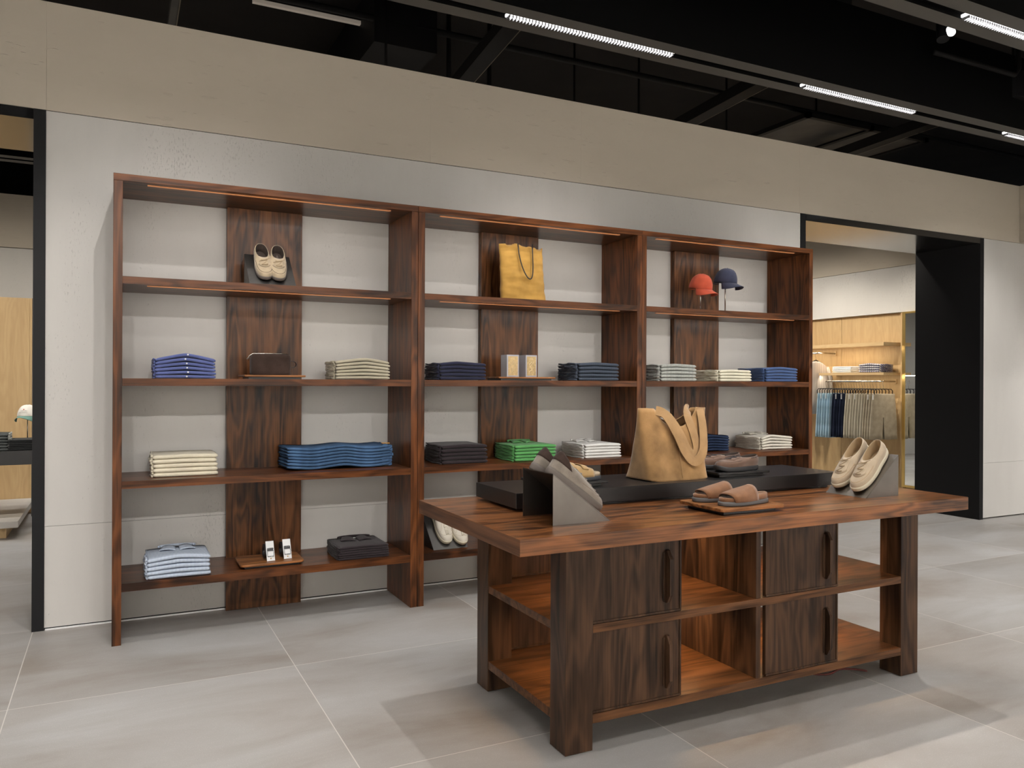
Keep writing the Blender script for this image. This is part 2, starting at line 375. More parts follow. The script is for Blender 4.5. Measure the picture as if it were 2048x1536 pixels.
# ------------------------------------------------------------------ ceiling beams with slots
def beam(y, label, segs, group='charcoal ceiling beams with slot lights'):
    t = thing('ceiling_beam', label, 'ceiling beam', (0, y, SLOT_Z), group=group)
    zt = .62
    MB().box(-8.9, 14.9, -.135, -.03, 0, zt).build('beam_side', m_beam, t).data.materials.append(m_beamside)
    MB().box(-8.9, 14.9, .03, .135, 0, zt).build('beam_side', m_beam, t).data.materials.append(m_beamside)
    for ch in t.children:
        for p in ch.data.polygons:
            if p.normal.z > -.5: p.material_index = 1
    MB().box(-8.9, 14.9, -.029, .029, .03, .05).build('slot_liner', m_beamside, t)
    for sx in segs:
        d = MB().box(sx, sx + 1.24, -.024, .024, .004, .02).build('diffuser', m_glow, t)
        mb = MB()
        for k in range(56):
            x = sx + .01 + k * 1.22 / 55
            mb.box(x - .003, x + .003, -.024, .024, -.012, .003)
        mb.build('louver', m_fin, d)
    return t
names_b = {-0.86: 'long dark ceiling beam with white slot lights running just in front of the plaster wall',
           -2.11: 'dark ceiling beam with slot light crossing the top right corner of the picture',
           -3.36: 'dark ceiling beam over the camera side of the display table', -4.61: 'dark ceiling beam over the camera',
           -5.86: 'dark ceiling beam behind the camera', 2.9: 'dark ceiling beam with slot light in the room beyond the openings',
           4.15: 'farther dark ceiling beam with slot light in the room beyond'}
for y in BEAM_Y + BACK_Y: beam(y, names_b[y], [s for s in SEG_X])

# ------------------------------------------------------------------ ceiling services
def pipe(name, label, pts, r, m=m_pipe, cat='pipe', n=8, group=None):
    o = MB().tube(pts, r, n).build(name, m, smooth=True); return tag(o, label, cat, group)
pipe('sprinkler_pipe', 'thin black sprinkler pipe running along the wall above the plaster', [(-8.8, 1.25, 4.4), (14.8, 1.2, 4.4)], .03)
pipe('sprinkler_pipe', 'lower black pipe running left to right behind the first one', [(-8.8, 2.3, 4.15), (14.8, 2.25, 4.15)], .022)
for i, (x, y, z0, z1) in enumerate([(2.72, 1.6, 3.6, 4.7), (3.2, 1.75, 3.6, 4.8), (4.3, 2.0, 3.7, 4.9), (5.05, 1.9, 3.7, 4.6), (6.1, 1.7, 3.6, 4.7), (7.6, 1.8, 3.7, 4.8), (2.0, 1.2, 3.55, 4.9)]):
    pl = ['nearest the centre of the wall top', 'second drop right of centre', 'above the middle shelves', 'short one under the slot light', 'right of the slot light', 'far right above the doorway', 'left above the first shelf'][i]
    t = thing('drop_pipe', 'black vertical hanger pipe, ' + pl, 'pipe', (x, y, z0), group='vertical hanger pipes above the wall')
    z1 = 4.999
    MB().cyl(0, 0, 0, z1 - z0, .022 if i < 2 else .012, 10).build('rod', m_pipe, t, smooth=True)
    MB().box(-.06, .06, -.02, .02, z1 - z0 - .04, z1 - z0 - .01).build('clamp', m_pipe, t)
def strut(name, label, a, b, wd, ht, m, m2=None, group=None):
    a = Vector(a); b = Vector(b); d = b - a; L_ = d.length
    t = thing(name, label, 'ceiling track', tuple(a), (0, 0, math.atan2(d.y, d.x)), group)
    MB().box(0, L_, -wd / 2, wd / 2, 0, ht).build('channel', m, t)
    if m2: MB().box(0, L_, -wd / 2 - .006, -wd / 2 + .004, 0, .012).build('edge', m2, t)
    return t
m_edge = mat('tarnished_edge', (.22, .18, .12), .5)
strut('ceiling_track', 'dark ceiling track with pale edge, running back from the first slot light', (2.55, -.4, 4.0), (3.05, 4.5, 4.0), .14, .10, m_pipe, m_edge, 'ceiling tracks running back over the wall')
strut('ceiling_track', 'dark ceiling track with fine brass edge above the right shelf unit', (5.0, -.4, 4.0), (5.5, 4.5, 4.0), .14, .10, m_pipe, m_edge, 'ceiling tracks running back over the wall')
strut('ceiling_track', 'dark ceiling track with fine brass edge above the right doorway', (7.3, -.4, 4.0), (7.8, 4.5, 4.0), .14, .10, m_pipe, m_edge, 'ceiling tracks running back over the wall')
strut('ceiling_track', 'steel channel rising at the top left of the wall', (.35, .3, 3.9), (.37, 3.5, 3.9), .05, .06, m_duct, m_edge, 'ceiling tracks running back over the wall')
# ducts
t = thing('air_duct', 'big dark air duct high above the centre of the wall', 'duct', (1.9, 1.2, 4.2), (0, 0, 0))
MB().box(0, .55, 0, 6, 0, .5).build('duct_body', m_pipe, t)
t = thing('air_duct', 'grey galvanised duct end hanging between the two beams', 'duct', (4.82, -.57, 4.3), (0, 0, 0))
MB().box(0, .58, 0, .22, 0, .3).build('duct_body', m_duct, t); MB().box(-.03, 0, -.02, .24, -.02, .32).build('flange', m_duct, t)
t = thing('air_duct', 'long grey duct underside between the two slot beams, top right', 'duct', (3.1, -1.75, 4.62))
MB().box(0, 3.55, 0, .85, 0, .3).build('duct_body', m_duct, t)
t = thing('ceiling_grille', 'dark framed square grille panels above the right doorway', 'grille', (6.6, 1.0, 4.25))
MB().box(.03, .97, .03, .97, .02, .03).build('grille_panel', m_duct, t); MB().box(1.03, 1.9, .03, .97, .02, .03).build('grille_panel', m_duct, t)
mb = MB()
for x in (0, .97, 1.9): mb.box(x, x + .06, 0, 1, 0, .05)
mb.box(0, 1.96, 0, .05, 0, .05).box(0, 1.96, .95, 1.0, 0, .05); mb.build('grille_frame', m_pipe, t)
t = thing('linear_light', 'slim pale linear lamp high at the top left behind the wall', 'lamp', (1.0, 1.6, 4.5))
MB().box(0, 1.3, 0, .04, 0, .03).build('lamp_body', mat('dim_lamp', (.5, .45, .38), .5, emit=(1, .85, .7), estr=.12), t)
MB().box(-.02, 1.32, -.01, .05, .03, .07).build('lamp_housing', m_pipe, t)
# track spotlight and speaker, upper right
t = thing('track_spotlight', 'small black cylinder spotlight with lit mouth at the upper right', 'spotlight', (5.62, -1.22, 4.0))
MB().tube([(0, 0, .02), (.035, .03, .16)], .045, 16).build('lamp_barrel', m_blackm, t)
MB().tube([(-.105, -.14, -.005), (-.075, -.11, .04)], .028, 16).build('lamp_mouth', m_glow, t)
MB().tube([(.03, .03, .16), (.03, .03, .55)], .012, 8).build('stem', m_blackm, t)
pipe('conduit', 'black conduit from the spotlight to the ceiling speaker at the upper right', [(5.69, -1.10, 3.98), (6.1, -1.09, 3.99), (6.75, -1.08, 4.0), (6.80, -1.08, 4.06), (6.80, -1.08, 5.0)], .022)
t = thing('ceiling_speaker', 'round black pendant speaker hanging at the right edge', 'speaker', (6.98, -.93, 3.86))
MB().cyl(0, 0, .0, .22, .14, 28).build('speaker_body', m_blackm, t)
MB().cyl(0, 0, -.004, -.0002, .12, 28).build('speaker_grille', m_pipe, t)
MB().cyl(0, 0, .22, 1.1, .012, 8).build('suspension_rod', m_pipe, t)

# ================================================================== SHELF UNITS
ZT, ZI = 2.494, 2.457
SH = [(1.953, 1.913), (1.412, 1.372), (.866, .826), (.324, .281)]
DF = .469
def shelf_unit(x0, xi0, xi1, x1, bl, br, label):
    t = thing('shelving_unit', label, 'shelving unit', (x0, 0, 0), group='tall dark wood shelving units against the wall')
    q = lambda x: x - x0
    MB().box(0, q(xi0), -DF, -.001, 0, ZI - .0005).build('side_panel', wood_z, t, bevel=.0015)
    MB().box(q(xi1), q(x1), -DF, -.001, 0, ZI - .0005).build('side_panel', wood_z, t, bevel=.0015)
    MB().box(0, q(x1), -DF, -.001, ZI, ZT).build('top_panel', wood_x, t, bevel=.0015)
    MB().box(q(bl), q(br), -.053, -.001, 0.002, ZI - .001).build('back_panel', wood_zd, t, bevel=.001)
    for i, (zt, zb) in enumerate(SH):
        m = MB()
        m.box(q(xi0) + .0006, q(xi1) - .0006, -DF + .0012, -.0541, zb, zt)
        m.box(q(xi0) + .0006, q(bl) - .0006, -.054, -.0015, zb, zt).box(q(br) + .0006, q(xi1) - .0006, -.054, -.0015, zb, zt)
        s = m.build('shelf', wood_x, t)
    for zz in (ZI, SH[0][1]):
        MB().box(q(xi0) + .12, q(xi1) - .12, -DF + .045, -DF + .062, zz - .004, zz - .0003).build('light_strip', m_led, t)
        area((xi0 + xi1) / 2, -DF + .053, zz - .006, xi1 - xi0 - .26, .012, 1.15 * (xi1 - xi0) / 1.6, (1, .93, .86), 170, rot=(.5, 0, 0), name='shelf_strip_lamp')
    return t
shelf_unit(-.008, .037, 1.685 - .042, 1.685, .61, 1.06, 'leftmost and widest dark wood shelving unit, blue shirts on its middle shelf')
shelf_unit(1.687, 1.731, 3.344, 3.385, 2.307, 2.762, 'middle dark wood shelving unit, holding the mustard tote bag')
shelf_unit(3.387, 3.425, 5.043, 5.081, 4.003, 4.461, 'rightmost dark wood shelving unit beside the doorway, holding the two caps')

# ================================================================== DISPLAY TABLE
TX, TY = 1.22, -2.765
t = thing('display_table', 'large dark wood display table with sliding doors in the foreground', 'table', (TX, TY, 0), (0, 0, -.003))
tt_ = MB().box(0, 2.366, 0, .994, .811, .87).build('tabletop', wood_top, t, bevel=.002)
tt_.data.materials.append(wood_ty)
for p in tt_.data.polygons:
    if abs(p.normal.x) > .5: p.material_index = 1
MB_ = [(.289, .185), (2.143, .185), (.289, .877), (2.143, .877)]
for lx, ly in MB_:
    MB().box(lx, lx + .12, ly, ly + .118, 0.002, .8105).build('leg', wood_tz, t, bevel=.0015)
for zt, zb in ((.479, .447), (.138, .103)):
    m = MB(); m.box(.4095, 2.1425, .1855, .9945, zb, zt)
    m.box(.292, .4090, .3035, .8765, zb, zt); m.box(2.143, 2.26, .3035, .8765, zb, zt)
    m.build('shelf', wood_tx, t)
dvx = 2.452 - TX
for z0, z1 in ((.4795, .8105), (.1385, .4465)):
    MB().box(dvx, dvx + .026, .19, .985, z0, z1).build('divider', wood_tz, t)
def door(x0, x1, y, z0, z1, handle=True, sgn=1):
    d = MB().box(x0, x1, y, y + .018, z0, z1).build('sliding_door', wood_tz, t)
    f = MB().box(x0, x1, y - .004, y, z0, z0 + .008).box(x1 - .008, x1, y - .004, y, z0 + .008, z1)
    f.build('door_trim', wood_tz, d)
    if handle:
        hx = x1 - .072; h0 = z0 + .038; h1 = z0 + .252
        hm = MB()
        pr = [(y - .0003, h0), (y - .012, h0 + .002), (y - .030, h0 + .035), (y - .030, h1 - .035), (y - .012, h1 - .002), (y - .0003, h1)]
        hm.prism(pr, 'x', hx - .006, hx + .010)
        hm.box(hx - .018, hx - .006, y - .004, y - .0003, h0 + .01, h1 - .01)
        hm.build('handle', wood_tz, d, bevel=.002)
    return d
for z0, z1 in ((.4815, .809), (.1405, .445)):
    door(.411, .83, .1905, z0, z1)
    door(1.287, 1.72, .1905 - .0, z0, z1)
    d = door(.411, .83, .965, z0, z1, handle=False)
for z in (.8095, .4455):
    for xa, xb in ((.43, dvx - .02), (dvx + .05, 2.12)):
        MB().box(xa, xb, .52, .535, z - .004, z).build('light_strip', m_led, t)
        area(TX + (xa + xb) / 2, TY + .53, z - .006, xb - xa, .012, 4.2, (1, .62, .30), 160, name='shelf_strip_lamp')
# floor cable beneath table
m_cab = mat('red_brown_cable', (.10, .015, .01), .5)
pts = [(TX + 1.55 + .5 * s, TY + .55 - .28 * s + .05 * math.sin(s * 9), .006) for s in [i / 20 for i in range(21)]]
pipe('floor_cable', 'thin reddish cable curling on the floor beside the right table leg', pts, .005, m_cab, 'cable')

# low black riser on the table
t = thing('display_riser', 'long low black riser standing on the table, under the suede tote', 'riser', (1.467, -2.252, .8702))
MB().box(0, 1.87, 0, .40, .012, .075).build('riser_top', m_riser, t, bevel=.0015)
MB().box(.055, 1.81, .03, .37, 0, .0118).build('plinth', m_riser, t)
RZ = .8702 + .075

def tray(x0, x1, y0, y1, z, m, label, name='display_tray', th=.014, lift=.014, r=.012, rot=0, foot=.025):
    cx, cy = (x0 + x1) / 2, (y0 + y1) / 2; W_, D_ = (x1 - x0) / 2, (y1 - y0) / 2
    t = thing(name, label, 'tray', (cx, cy, z), (0, 0, rot))
    pts = []
    for sx, sy, a0 in ((1, 1, 0), (-1, 1, 90), (-1, -1, 180), (1, -1, 270)):
        for k in range(6):
            a = (a0 + 18 * k) * D2R; pts.append((sx * (W_ - r) + r * math.cos(a), sy * (D_ - r) + r * math.sin(a)))
    MB().prism(pts, 'z', lift, lift + th).build('tray_top', m, t, bevel=.003)
    MB().box(-W_ + foot, W_ - foot, -D_ + foot, D_ - foot, 0.0005, lift - .0003).build('plinth', m_riser, t)
    return z + lift + th

# ================================================================== WEDGE STANDS
def wedge(label, loc, rot, run, width, h, m=m_steel):
    # local: slope faces -x .. low edge at x=0, high edge at x=run ; y 0..width
    t = thing('wedge_stand', label, 'display stand', loc, (0, 0, rot), group=None)
    th = .0025
    k = math.hypot(run, h); nx, nzv = -h / k * th, run / k * th
    MB().prism([(0, 0), (run, h), (run + nx * 0, h + 0), (run - 0, h - th * k / run), (th * k / h, 0)], 'y', 0, width).build('sloped_plate', m, t)
    for y in (0, width - th):
        a = y + (-.0002 if y == 0 else .0002)
        MB().prism([(.006, 0), (run, 0), (run, h - .004)], 'y', a, a + th).build('side_plate', m, t)
    return t

# ================================================================== SHOES
def lerp(a, b, f): return a + (b - a) * f
class Last:
    def __init__(s, L=.285, W=.050, side=1, op=(.035, .46), collar=(.072, .055, .078), sole=.02, toe=.5, opw=.66):
        s.L, s.W, s.side, s.op, s.collar, s.sole, s.toe, s.opw = L, W, side, op, collar, sole, toe, opw
    def plan(s, a, k=1.0, off=0.0):
        t = (1 - math.cos(a)) / 2
        e = (1 - abs(2 * t - 1) ** 2.9) ** (1 / 2.1) if 0 < t < 1 else 0
        shape = .74 + .26 * (1 / (1 + math.exp(-(t - .45) * 11))) - .07 * math.exp(-((t - .38) / .13) ** 2)
        x = math.sin(a) / max(abs(math.sin(a)), 1e-6) * (s.W * k * e * shape + off * abs(math.sin(a)) ** .3) if abs(math.sin(a)) > 1e-6 else 0
        y = (t * s.L - s.L / 2) * (1 + off * 2 / s.L) + s.L / 2
        x += s.side * .010 * math.sin(PI * min(1, t * 1.05)) * (t - .5) * 1.4
        return x, y
    def spring(s, y): return .010 * max(0, (y / s.L - .78) / .22) ** 2
    def open(s, a, k=1.0):
        t = (1 - math.cos(a)) / 2
        e = (1 - abs(2 * t - 1) ** 2.2) ** (1 / 2.2) if 0 < t < 1 else 0
        x = math.copysign(1, math.sin(a)) * s.W * s.opw * e * k
        tc = (t - .5) * k + .5
        y = lerp(s.op[0], s.op[1], tc) * s.L
        c = s.collar
        z = c[0] * (1 - t) ** 2 + c[1] * 2 * t * (1 - t) * .9 + c[2] * t ** 2 + c[1] * .2 * t * (1 - t)
        return x, y, z
    def S(s, a, f, lift=0.0):
        px, py = s.plan(a); ox, oy, oz = s.open(a)
        t = (1 - math.cos(a)) / 2
        p = 1.1 + .8 * t ** 2
        h = f ** p
        q = min(1, h / .13); gf = s.toe * (1 - (1 - q) ** 2) + (1 - s.toe) * h
        g = lerp(f ** .95, gf, t ** .8)
        bul = .006 * math.sin(PI * f) * (1 - t * .6)
        x = lerp(px, ox, h) + math.copysign(1, math.sin(a)) * bul * min(1, abs(math.sin(a)) * 2)
        y = lerp(py, oy, h) + (-1 if t < .15 else 0) * bul * .6
        zb = s.sole + s.spring(py)
        z = lerp(zb, oz, g)
        c = Vector((x, y, z))
        if lift:
            d = Vector((x - 0, (y - s.L * .55) * .6, (z - .01) * 1.6)).normalized(); c += d * lift
        return c
def shoe(kind, mu, ms, ml, mi, label, side=1, name='shoe', toecap=False, mcol=None, L=.285):
    t = thing(name, label, 'shoe')
    if kind == 'sneaker': la = Last(L=L, side=side, op=(.03, .40), collar=(.102, .068, .084), sole=.025, toe=.34, opw=.60)
    elif kind == 'boat': la = Last(L=L, side=side, op=(.03, .50), collar=(.074, .060, .066), sole=.018, toe=.46, opw=.70)
    else: la = Last(L=L, side=side, op=(.03, .50), collar=(.082, .062, .070), sole=.020, toe=.40, opw=.68)
    Nn = 56; K = 12
    A = [2 * PI * (i + .5) / Nn for i in range(Nn)]
    # sole
    rg = []
    for z, off in ((0, -.001), (.003, .002), (la.sole * .5, .003), (la.sole * .8, .0035), (la.sole + .004, .003), (la.sole + .004, -.002)):
        rg.append([(*la.plan(a, 1, off), z + la.spring(la.plan(a)[1])) for a in A])
    MB().rings(rg).build('sole', ms, t, smooth=True)
    # upper
    rg = [[la.S(a, k / K) for a in A] for k in range(K + 1)]
    m = MB().rings(rg, cap0=False, cap1=False)
    m.build('upper', mu, t, smooth=True, solid=.0025)
    # lining
    rg = []
    for k, (kk, dz) in enumerate(((.97, .001), (.93, -.004), (.90, -.02), (.88, -.035))):
        rg.append([(la.open(a, kk)[0], la.open(a, kk)[1], max(la.sole + .006, la.open(a, kk)[2] + dz)) for a in A])
    rg.append([(la.open(a, .86)[0] * 1.0, la.open(a, .9)[1], la.sole + .005) for a in A])
    MB().rings(rg, cap0=False, cap1=True).build('insole', mi, t, smooth=False)
    # laces / eyestay
    fr = lambda q: PI + q
    rows = {'boat': [(.74, .30), (.90, .36)], 'sneaker': [(.48, .17), (.60, .20), (.72, .24), (.83, .28), (.94, .34)], 'derby': [(.66, .26), (.80, .32), (.94, .38)]}[kind]
    m = MB()
    for f, w_ in rows:
        m.tube([la.S(fr(-w_ + 2 * w_ * k / 8), f, .0045 + .0025 * math.sin(PI * k / 8)) for k in range(9)], .0024, 6)
        if kind == 'boat' : m.tube([la.S(fr(-w_ + 2 * w_ * k / 8), f + .05 * (k / 8 - .5), .007) for k in range(9)], .0017, 6)
    for (f0, w0), (f1, w1) in zip(rows[:-1], rows[1:]):
        m.tube([la.S(fr(lerp(-w0, w1, k / 8)), lerp(f0, f1, k / 8), .0045) for k in range(9)], .0016, 6)
    if kind in ('boat', 'derby'):
        f, w_ = rows[-1]
        for sg in (-1, 1):
            base = la.S(fr(0), f, .006)
            m.tube([base + Vector((sg * .016 * math.sin(u * PI) , .022 * math.sin(u * PI * 1.0) * (1 if sg > 0 else -.8) , .004 * math.sin(u * PI))) + Vector((sg * .018 * u * (1 - u) * 4, 0, 0)) for u in [i / 12 for i in range(13)]], .0018, 6)
    m.build('laces', ml, t, smooth=True)
    if kind in ('boat', 'derby'):
        # vamp overlay (apron) and its seam
        f0 = rows[0][0] - .08
        MB().grid(lambda u, v: la.S(fr(-.62 + 1.24 * u), lerp(f0, 1.0, v), .0022 if 0 < u < 1 else .0005), 14, 5).build('eyestay', mu, t, smooth=True, solid=.0015)
        sm = MB().tube([la.S(fr(-1.15 + 2.3 * k / 30), .36 + .25 * abs(-1 + 2 * k / 30) ** 3, .0012) for k in range(31)], .0012, 5)
        sm.tube([la.S(fr(-.7 + 1.4 * k / 20), f0 - .01, .0012) for k in range(21)], .0009, 5)
        sm.build('toe_seam', mi, t, smooth=True)
    if kind == 'boat':
        mlz = MB()
        for sg in (-1, 1):
            for q0, q1 in ((.55, .78), (.86, 1.12), (1.20, 1.5)):
                mlz.tube([la.S(sg * lerp(q0, q1, k / 6) + (0 if sg > 0 else 2 * PI), .86, .002) for k in range(7)], .0017, 6)
        mlz.build('side_lace', ml, t, smooth=True)
    if kind == 'sneaker':
        MB().tube([la.S(fr(-.85 + 1.7 * k / 24), .30 + .18 * (1 - abs(-1 + 2 * k / 24)) , .0010) for k in range(25)], .0010, 5).build('toe_cap_seam', mi, t, smooth=True)
        q = MB()
        for sg in (-1, 1):
            q.tube([la.S(fr(sg * lerp(.30, .75, k / 12)), lerp(.95, .40, k / 12) , .001) for k in range(13)], .0009, 5)
            q.tube([la.S(fr(sg * lerp(.75, 1.7, k / 12)), lerp(.40, .30, k / 12), .001) for k in range(13)], .0009, 5)
        q.build('panel_seam', mi, t, smooth=True)
        MB().grid(lambda u, v: la.S(fr(-.17 + .34 * u), lerp(.5, 1.03, v), .0028), 6, 6).build('tongue', mu, t, smooth=True, solid=.002)
        if mcol:
            MB().grid(lambda u, v: la.S(-1.25 + 2.5 * u if True else 0, lerp(.45, 1.02, v), .0030), 26, 5).build('heel_collar', mcol, t, smooth=True, solid=.003, label='dark brown padded heel collar')
    return t
def place(o, loc, rot):
    o.rotation_mode = 'XYZ'; o.location = loc; o.rotation_euler = rot; return o
def on_slope(o, low, direction, slope, s0, lat, heading_down=True, skew=0):
    """low: point on low edge (x,y,z); direction: unit xy vector pointing uphill; the toe points downhill"""
    d = Vector((direction[0], direction[1], 0)); lt = Vector((-d.y, d.x, 0))
    up = (d * math.cos(slope) + Vector((0, 0, 1)) * math.sin(slope))
    nrm = (Vector((0, 0, 1)) * math.cos(slope) - d * math.sin(slope))
    yax = -(up * math.cos(skew) + lt * math.sin(skew)); xax = yax.cross(nrm)
    M = Matrix((xax, yax, nrm)).transposed().to_4x4()
    L_ = s0
    org = Vector(low) + up * L_ + lt * lat + nrm * .0012
    M.translation = org
    o.rotation_mode = 'XYZ'
    o.location = M.to_translation(); o.rotation_euler = M.to_euler('XYZ')
    return o

su_grey = mat('grey_taupe_suede', (.26, .222, .185), .95, bump=.35, bscale=250, var=.18, vscale=25, spec=.1, sheen=.3)
su_sand = mat('sand_suede', (.44, .35, .235), .95, bump=.35, bscale=250, var=.12, vscale=25, spec=.1, sheen=.3)
su_cream = mat('cream_nubuck', (.47, .375, .265), .9, bump=.2, bscale=250, var=.08, vscale=20, spec=.15, sheen=.3)
su_brown = mat('brown_nubuck', (.14, .083, .058), .9, bump=.3, bscale=250, var=.15, vscale=20, spec=.15, sheen=.3)
su_tan = mat('tan_suede', (.235, .112, .056), .95, bump=.35, bscale=250, var=.14, vscale=22, spec=.1, sheen=.3)
su_honey = mat('honey_suede', (.42, .275, .125), .95, bump=.3, bscale=250, var=.12, vscale=20, spec=.1, sheen=.3)
su_choc = mat('chocolate_suede', (.048, .031, .025), .95, bump=.4, bscale=200, var=.3, vscale=14, spec=.1, sheen=.1)
su_offw = mat('off_white_leather', (.62, .57, .48), .6, bump=.1, bscale=250, spec=.3)
rub_grey = mat('grey_brown_rubber', (.14, .115, .10), .7); rub_cream = mat('cream_rubber', (.62, .56, .42), .6)
rub_black = mat('black_rubber', (.03, .03, .032), .6); rub_lt = mat('grey_rubber', (.12, .115, .115), .6); rub_slate = mat('slate_rubber', (.05, .055, .065), .6)
lace_grey = mat('grey_lace', (.32, .28, .24), .9); lace_tan = mat('tan_lace', (.38, .29, .18), .9); lace_dk = mat('dark_lace', (.05, .045, .05), .8); lace_cr = mat('cream_lace', (.66, .6, .48), .9)
ins_br = mat('brown_lining', (.16, .10, .06), .9); ins_tan = mat('tan_lining', (.42, .30, .17), .9); ins_dk = mat('dark_lining', (.05, .035, .028), .9); ins_sole = mat('beige_lining', (.40, .32, .23), .9)

# left table stand with grey sneakers
WS1 = math.atan2(.192, .254)
wedge('open backed steel wedge stand at the left end of the table, under the grey sneakers', (1.702, -2.348, .8703), PI, .254, .24, .192)
s1 = shoe('sneaker', su_grey, rub_grey, lace_grey, ins_br, 'grey suede sneaker with brown collar on the steel wedge, nearer the camera', 1, mcol=su_choc, name='sneaker')
s2 = shoe('sneaker', su_grey, rub_grey, lace_grey, ins_br, 'grey suede sneaker with brown collar on the steel wedge, mostly hidden behind its pair', -1, mcol=su_choc, name='sneaker')
on_slope(s1, (1.702, -2.348 - .17, .8703), (-1, 0), WS1, .312, 0)
on_slope(s2, (1.702, -2.348 - .060, .8703), (-1, 0), WS1, .322, 0)
# right table stand with cream derbies
WS2 = math.atan2(.193, .222)
wedge('steel wedge stand at the right end of the table, under the cream lace-up shoes', (3.101, -2.60, .8703), 0, .222, .228, .193)
s1 = shoe('derby', su_cream, rub_cream, lace_tan, ins_tan, 'cream nubuck lace-up shoe on the right steel wedge, nearer the camera', 1, name='lace_up_shoe', L=.29)
s2 = shoe('derby', su_cream, rub_cream, lace_tan, ins_tan, 'cream nubuck lace-up shoe on the right steel wedge, behind and left of its pair', -1, name='lace_up_shoe', L=.29)
on_slope(s1, (3.101, -2.522, .8703), (1, 0), WS2, .312, 0, skew=.05)
on_slope(s2, (3.101, -2.416, .8703), (1, 0), WS2, .318, 0, skew=.02)
# shelf stands
wedge('dark steel wedge stand on the top left shelf, under the sand suede shoes', (.685, -.445, SH[0][0] + .0003), PI / 2, .22, .0001 + .26, .20, m_steelb).rotation_euler = (0, 0, PI / 2)
t_w = [o for o in COL.objects if o.name.startswith('wedge_stand')][-1]; t_w.location = (.945, -.445, SH[0][0] + .0003)
WS3 = math.atan2(.20, .22)
s1 = shoe('boat', su_sand, rub_grey, lace_tan, ins_dk, 'sand suede boat shoe on the top left shelf, left one of the pair', -1, name='boat_shoe')
s2 = shoe('boat', su_sand, rub_grey, lace_tan, ins_dk, 'sand suede boat shoe on the top left shelf, right one of the pair', 1, name='boat_shoe')
on_slope(s1, (.770, -.445, SH[0][0]), (0, 1), WS3, .315, 0, skew=.02)
on_slope(s2, (.868, -.445, SH[0][0]), (0, 1), WS3, .310, 0, skew=-.07)
wedge('steel wedge stand on the bottom shelf half hidden by the table corner', (2.064, -.394, SH[3][0] + .0003), PI / 2, .22, .238, .20, m_steelb)
s1 = shoe('sneaker', su_offw, rub_cream, lace_cr, ins_sole, 'off-white low sneaker on the bottom shelf, left one of the pair', -1, name='sneaker')
s2 = shoe('sneaker', su_offw, rub_cream, lace_cr, ins_sole, 'off-white low sneaker on the bottom shelf, right one of the pair', 1, name='sneaker')
on_slope(s1, (1.915, -.394, SH[3][0]), (0, 1), WS3, .315, 0, skew=.04)
on_slope(s2, (2.020, -.394, SH[3][0]), (0, 1), WS3, .298, 0, skew=.04)

# trays on the riser and table
tz = tray(2.575, 2.905, -2.205, -1.95, RZ, m_riser, 'flat black tray on the riser under the brown boat shoes', lift=.014, th=.012, rot=0)
s1 = shoe('boat', su_brown, rub_black, lace_dk, ins_dk, 'brown nubuck boat shoe on the black tray, nearer the camera', 1, name='boat_shoe', L=.28)
s2 = shoe('boat', su_brown, rub_black, lace_dk, ins_dk, 'brown nubuck boat shoe on the black tray, behind its pair', -1, name='boat_shoe', L=.28)
place(s1, (2.875, -2.135, tz + .0005), (0, 0, PI / 2 + .10)); place(s2, (2.865, -2.025, tz + .0005), (0, 0, PI / 2 - .02))
tz2 = tray(1.64, 1.945, -2.215, -1.95, RZ, m_riser, 'flat black tray on the riser under the honey suede mules', lift=.014, th=.012)
tz3 = tray(2.16, 2.50, -2.70, -2.42, .8702, wood_tray, 'square wooden tray on the tabletop under the tan slides', lift=.014, th=.014, r=.02, foot=.03)

def slide(mb_, ms, mf, label, side, name='slide_sandal', L=.265, strap=(.33, .86), h=(.078, .048), two=False):
    t = thing(name, label, 'sandal'); la = Last(L=L, W=.051, side=side, sole=.018)
    A = [2 * PI * (i + .5) / 56 for i in range(56)]
    MB().rings([[(*la.plan(a, 1, o_), z) for a in A] for z, o_ in ((0, -.001), (.003, .003), (.015, .003), (.018, .001))]).build('sole', ms, t, smooth=True)
    def fz(a): 
        tt = (1 - math.cos(a)) / 2; return .034 + .010 * (1 - tt) ** 2
    MB().rings([[(*la.plan(a, 1, o_), lerp(.0182, fz(a), k)) for a in A] for k, o_ in ((0, -.001), (.8, -.001), (1, -.006), (.9, -.014))]).build('footbed', mf, t, smooth=True)
    def band(s0, s1, h0, h1, off=0.0, lo=0, hi=1, zlow=.016):
        def f(u, v):
            y = lerp(s0, s1, v) * L; a = PI * lerp(lo, hi, u)
            tt = y / L; aa = math.acos(max(-1, min(1, 1 - 2 * tt)))
            w_ = abs(la.plan(aa)[0]) + .003
            cxx = (la.plan(aa)[0] + la.plan(2 * PI - aa)[0]) / 2
            hh = lerp(h0, h1, v)
            x = -math.copysign(1, math.cos(a)) * (abs(math.cos(a)) ** .75) * (w_ + off) + cxx
            z = zlow + (hh - zlow + off) * math.sin(a) ** .7
            return (x, y + .012 * math.sin(a) * (1 if not two else .3), z)
        return f
    if not two:
        MB().grid(band(strap[0], strap[1], h[0], h[1]), 22, 8).build('strap', mb_, t, smooth=True, solid=.003)
    else:
        MB().grid(band(.28, .80, .080, .050), 24, 10).build('upper', mb_, t, smooth=True, solid=.0028)
        for a0, a1, hh0, hh1 in ((.30, .44, .082, .074), (.56, .68, .068, .060)):
            MB().grid(band(a0, a1, hh0, hh1, .003, .12, .80), 16, 4).build('strap_flap', mb_, t, smooth=True, solid=.003)
    return t
s1 = slide(su_tan, rub_lt, su_tan, 'tan suede slide sandal on the wooden tray, nearer the camera', 1)
s2 = slide(su_tan, rub_lt, su_tan, 'tan suede slide sandal on the wooden tray, behind its pair', -1)
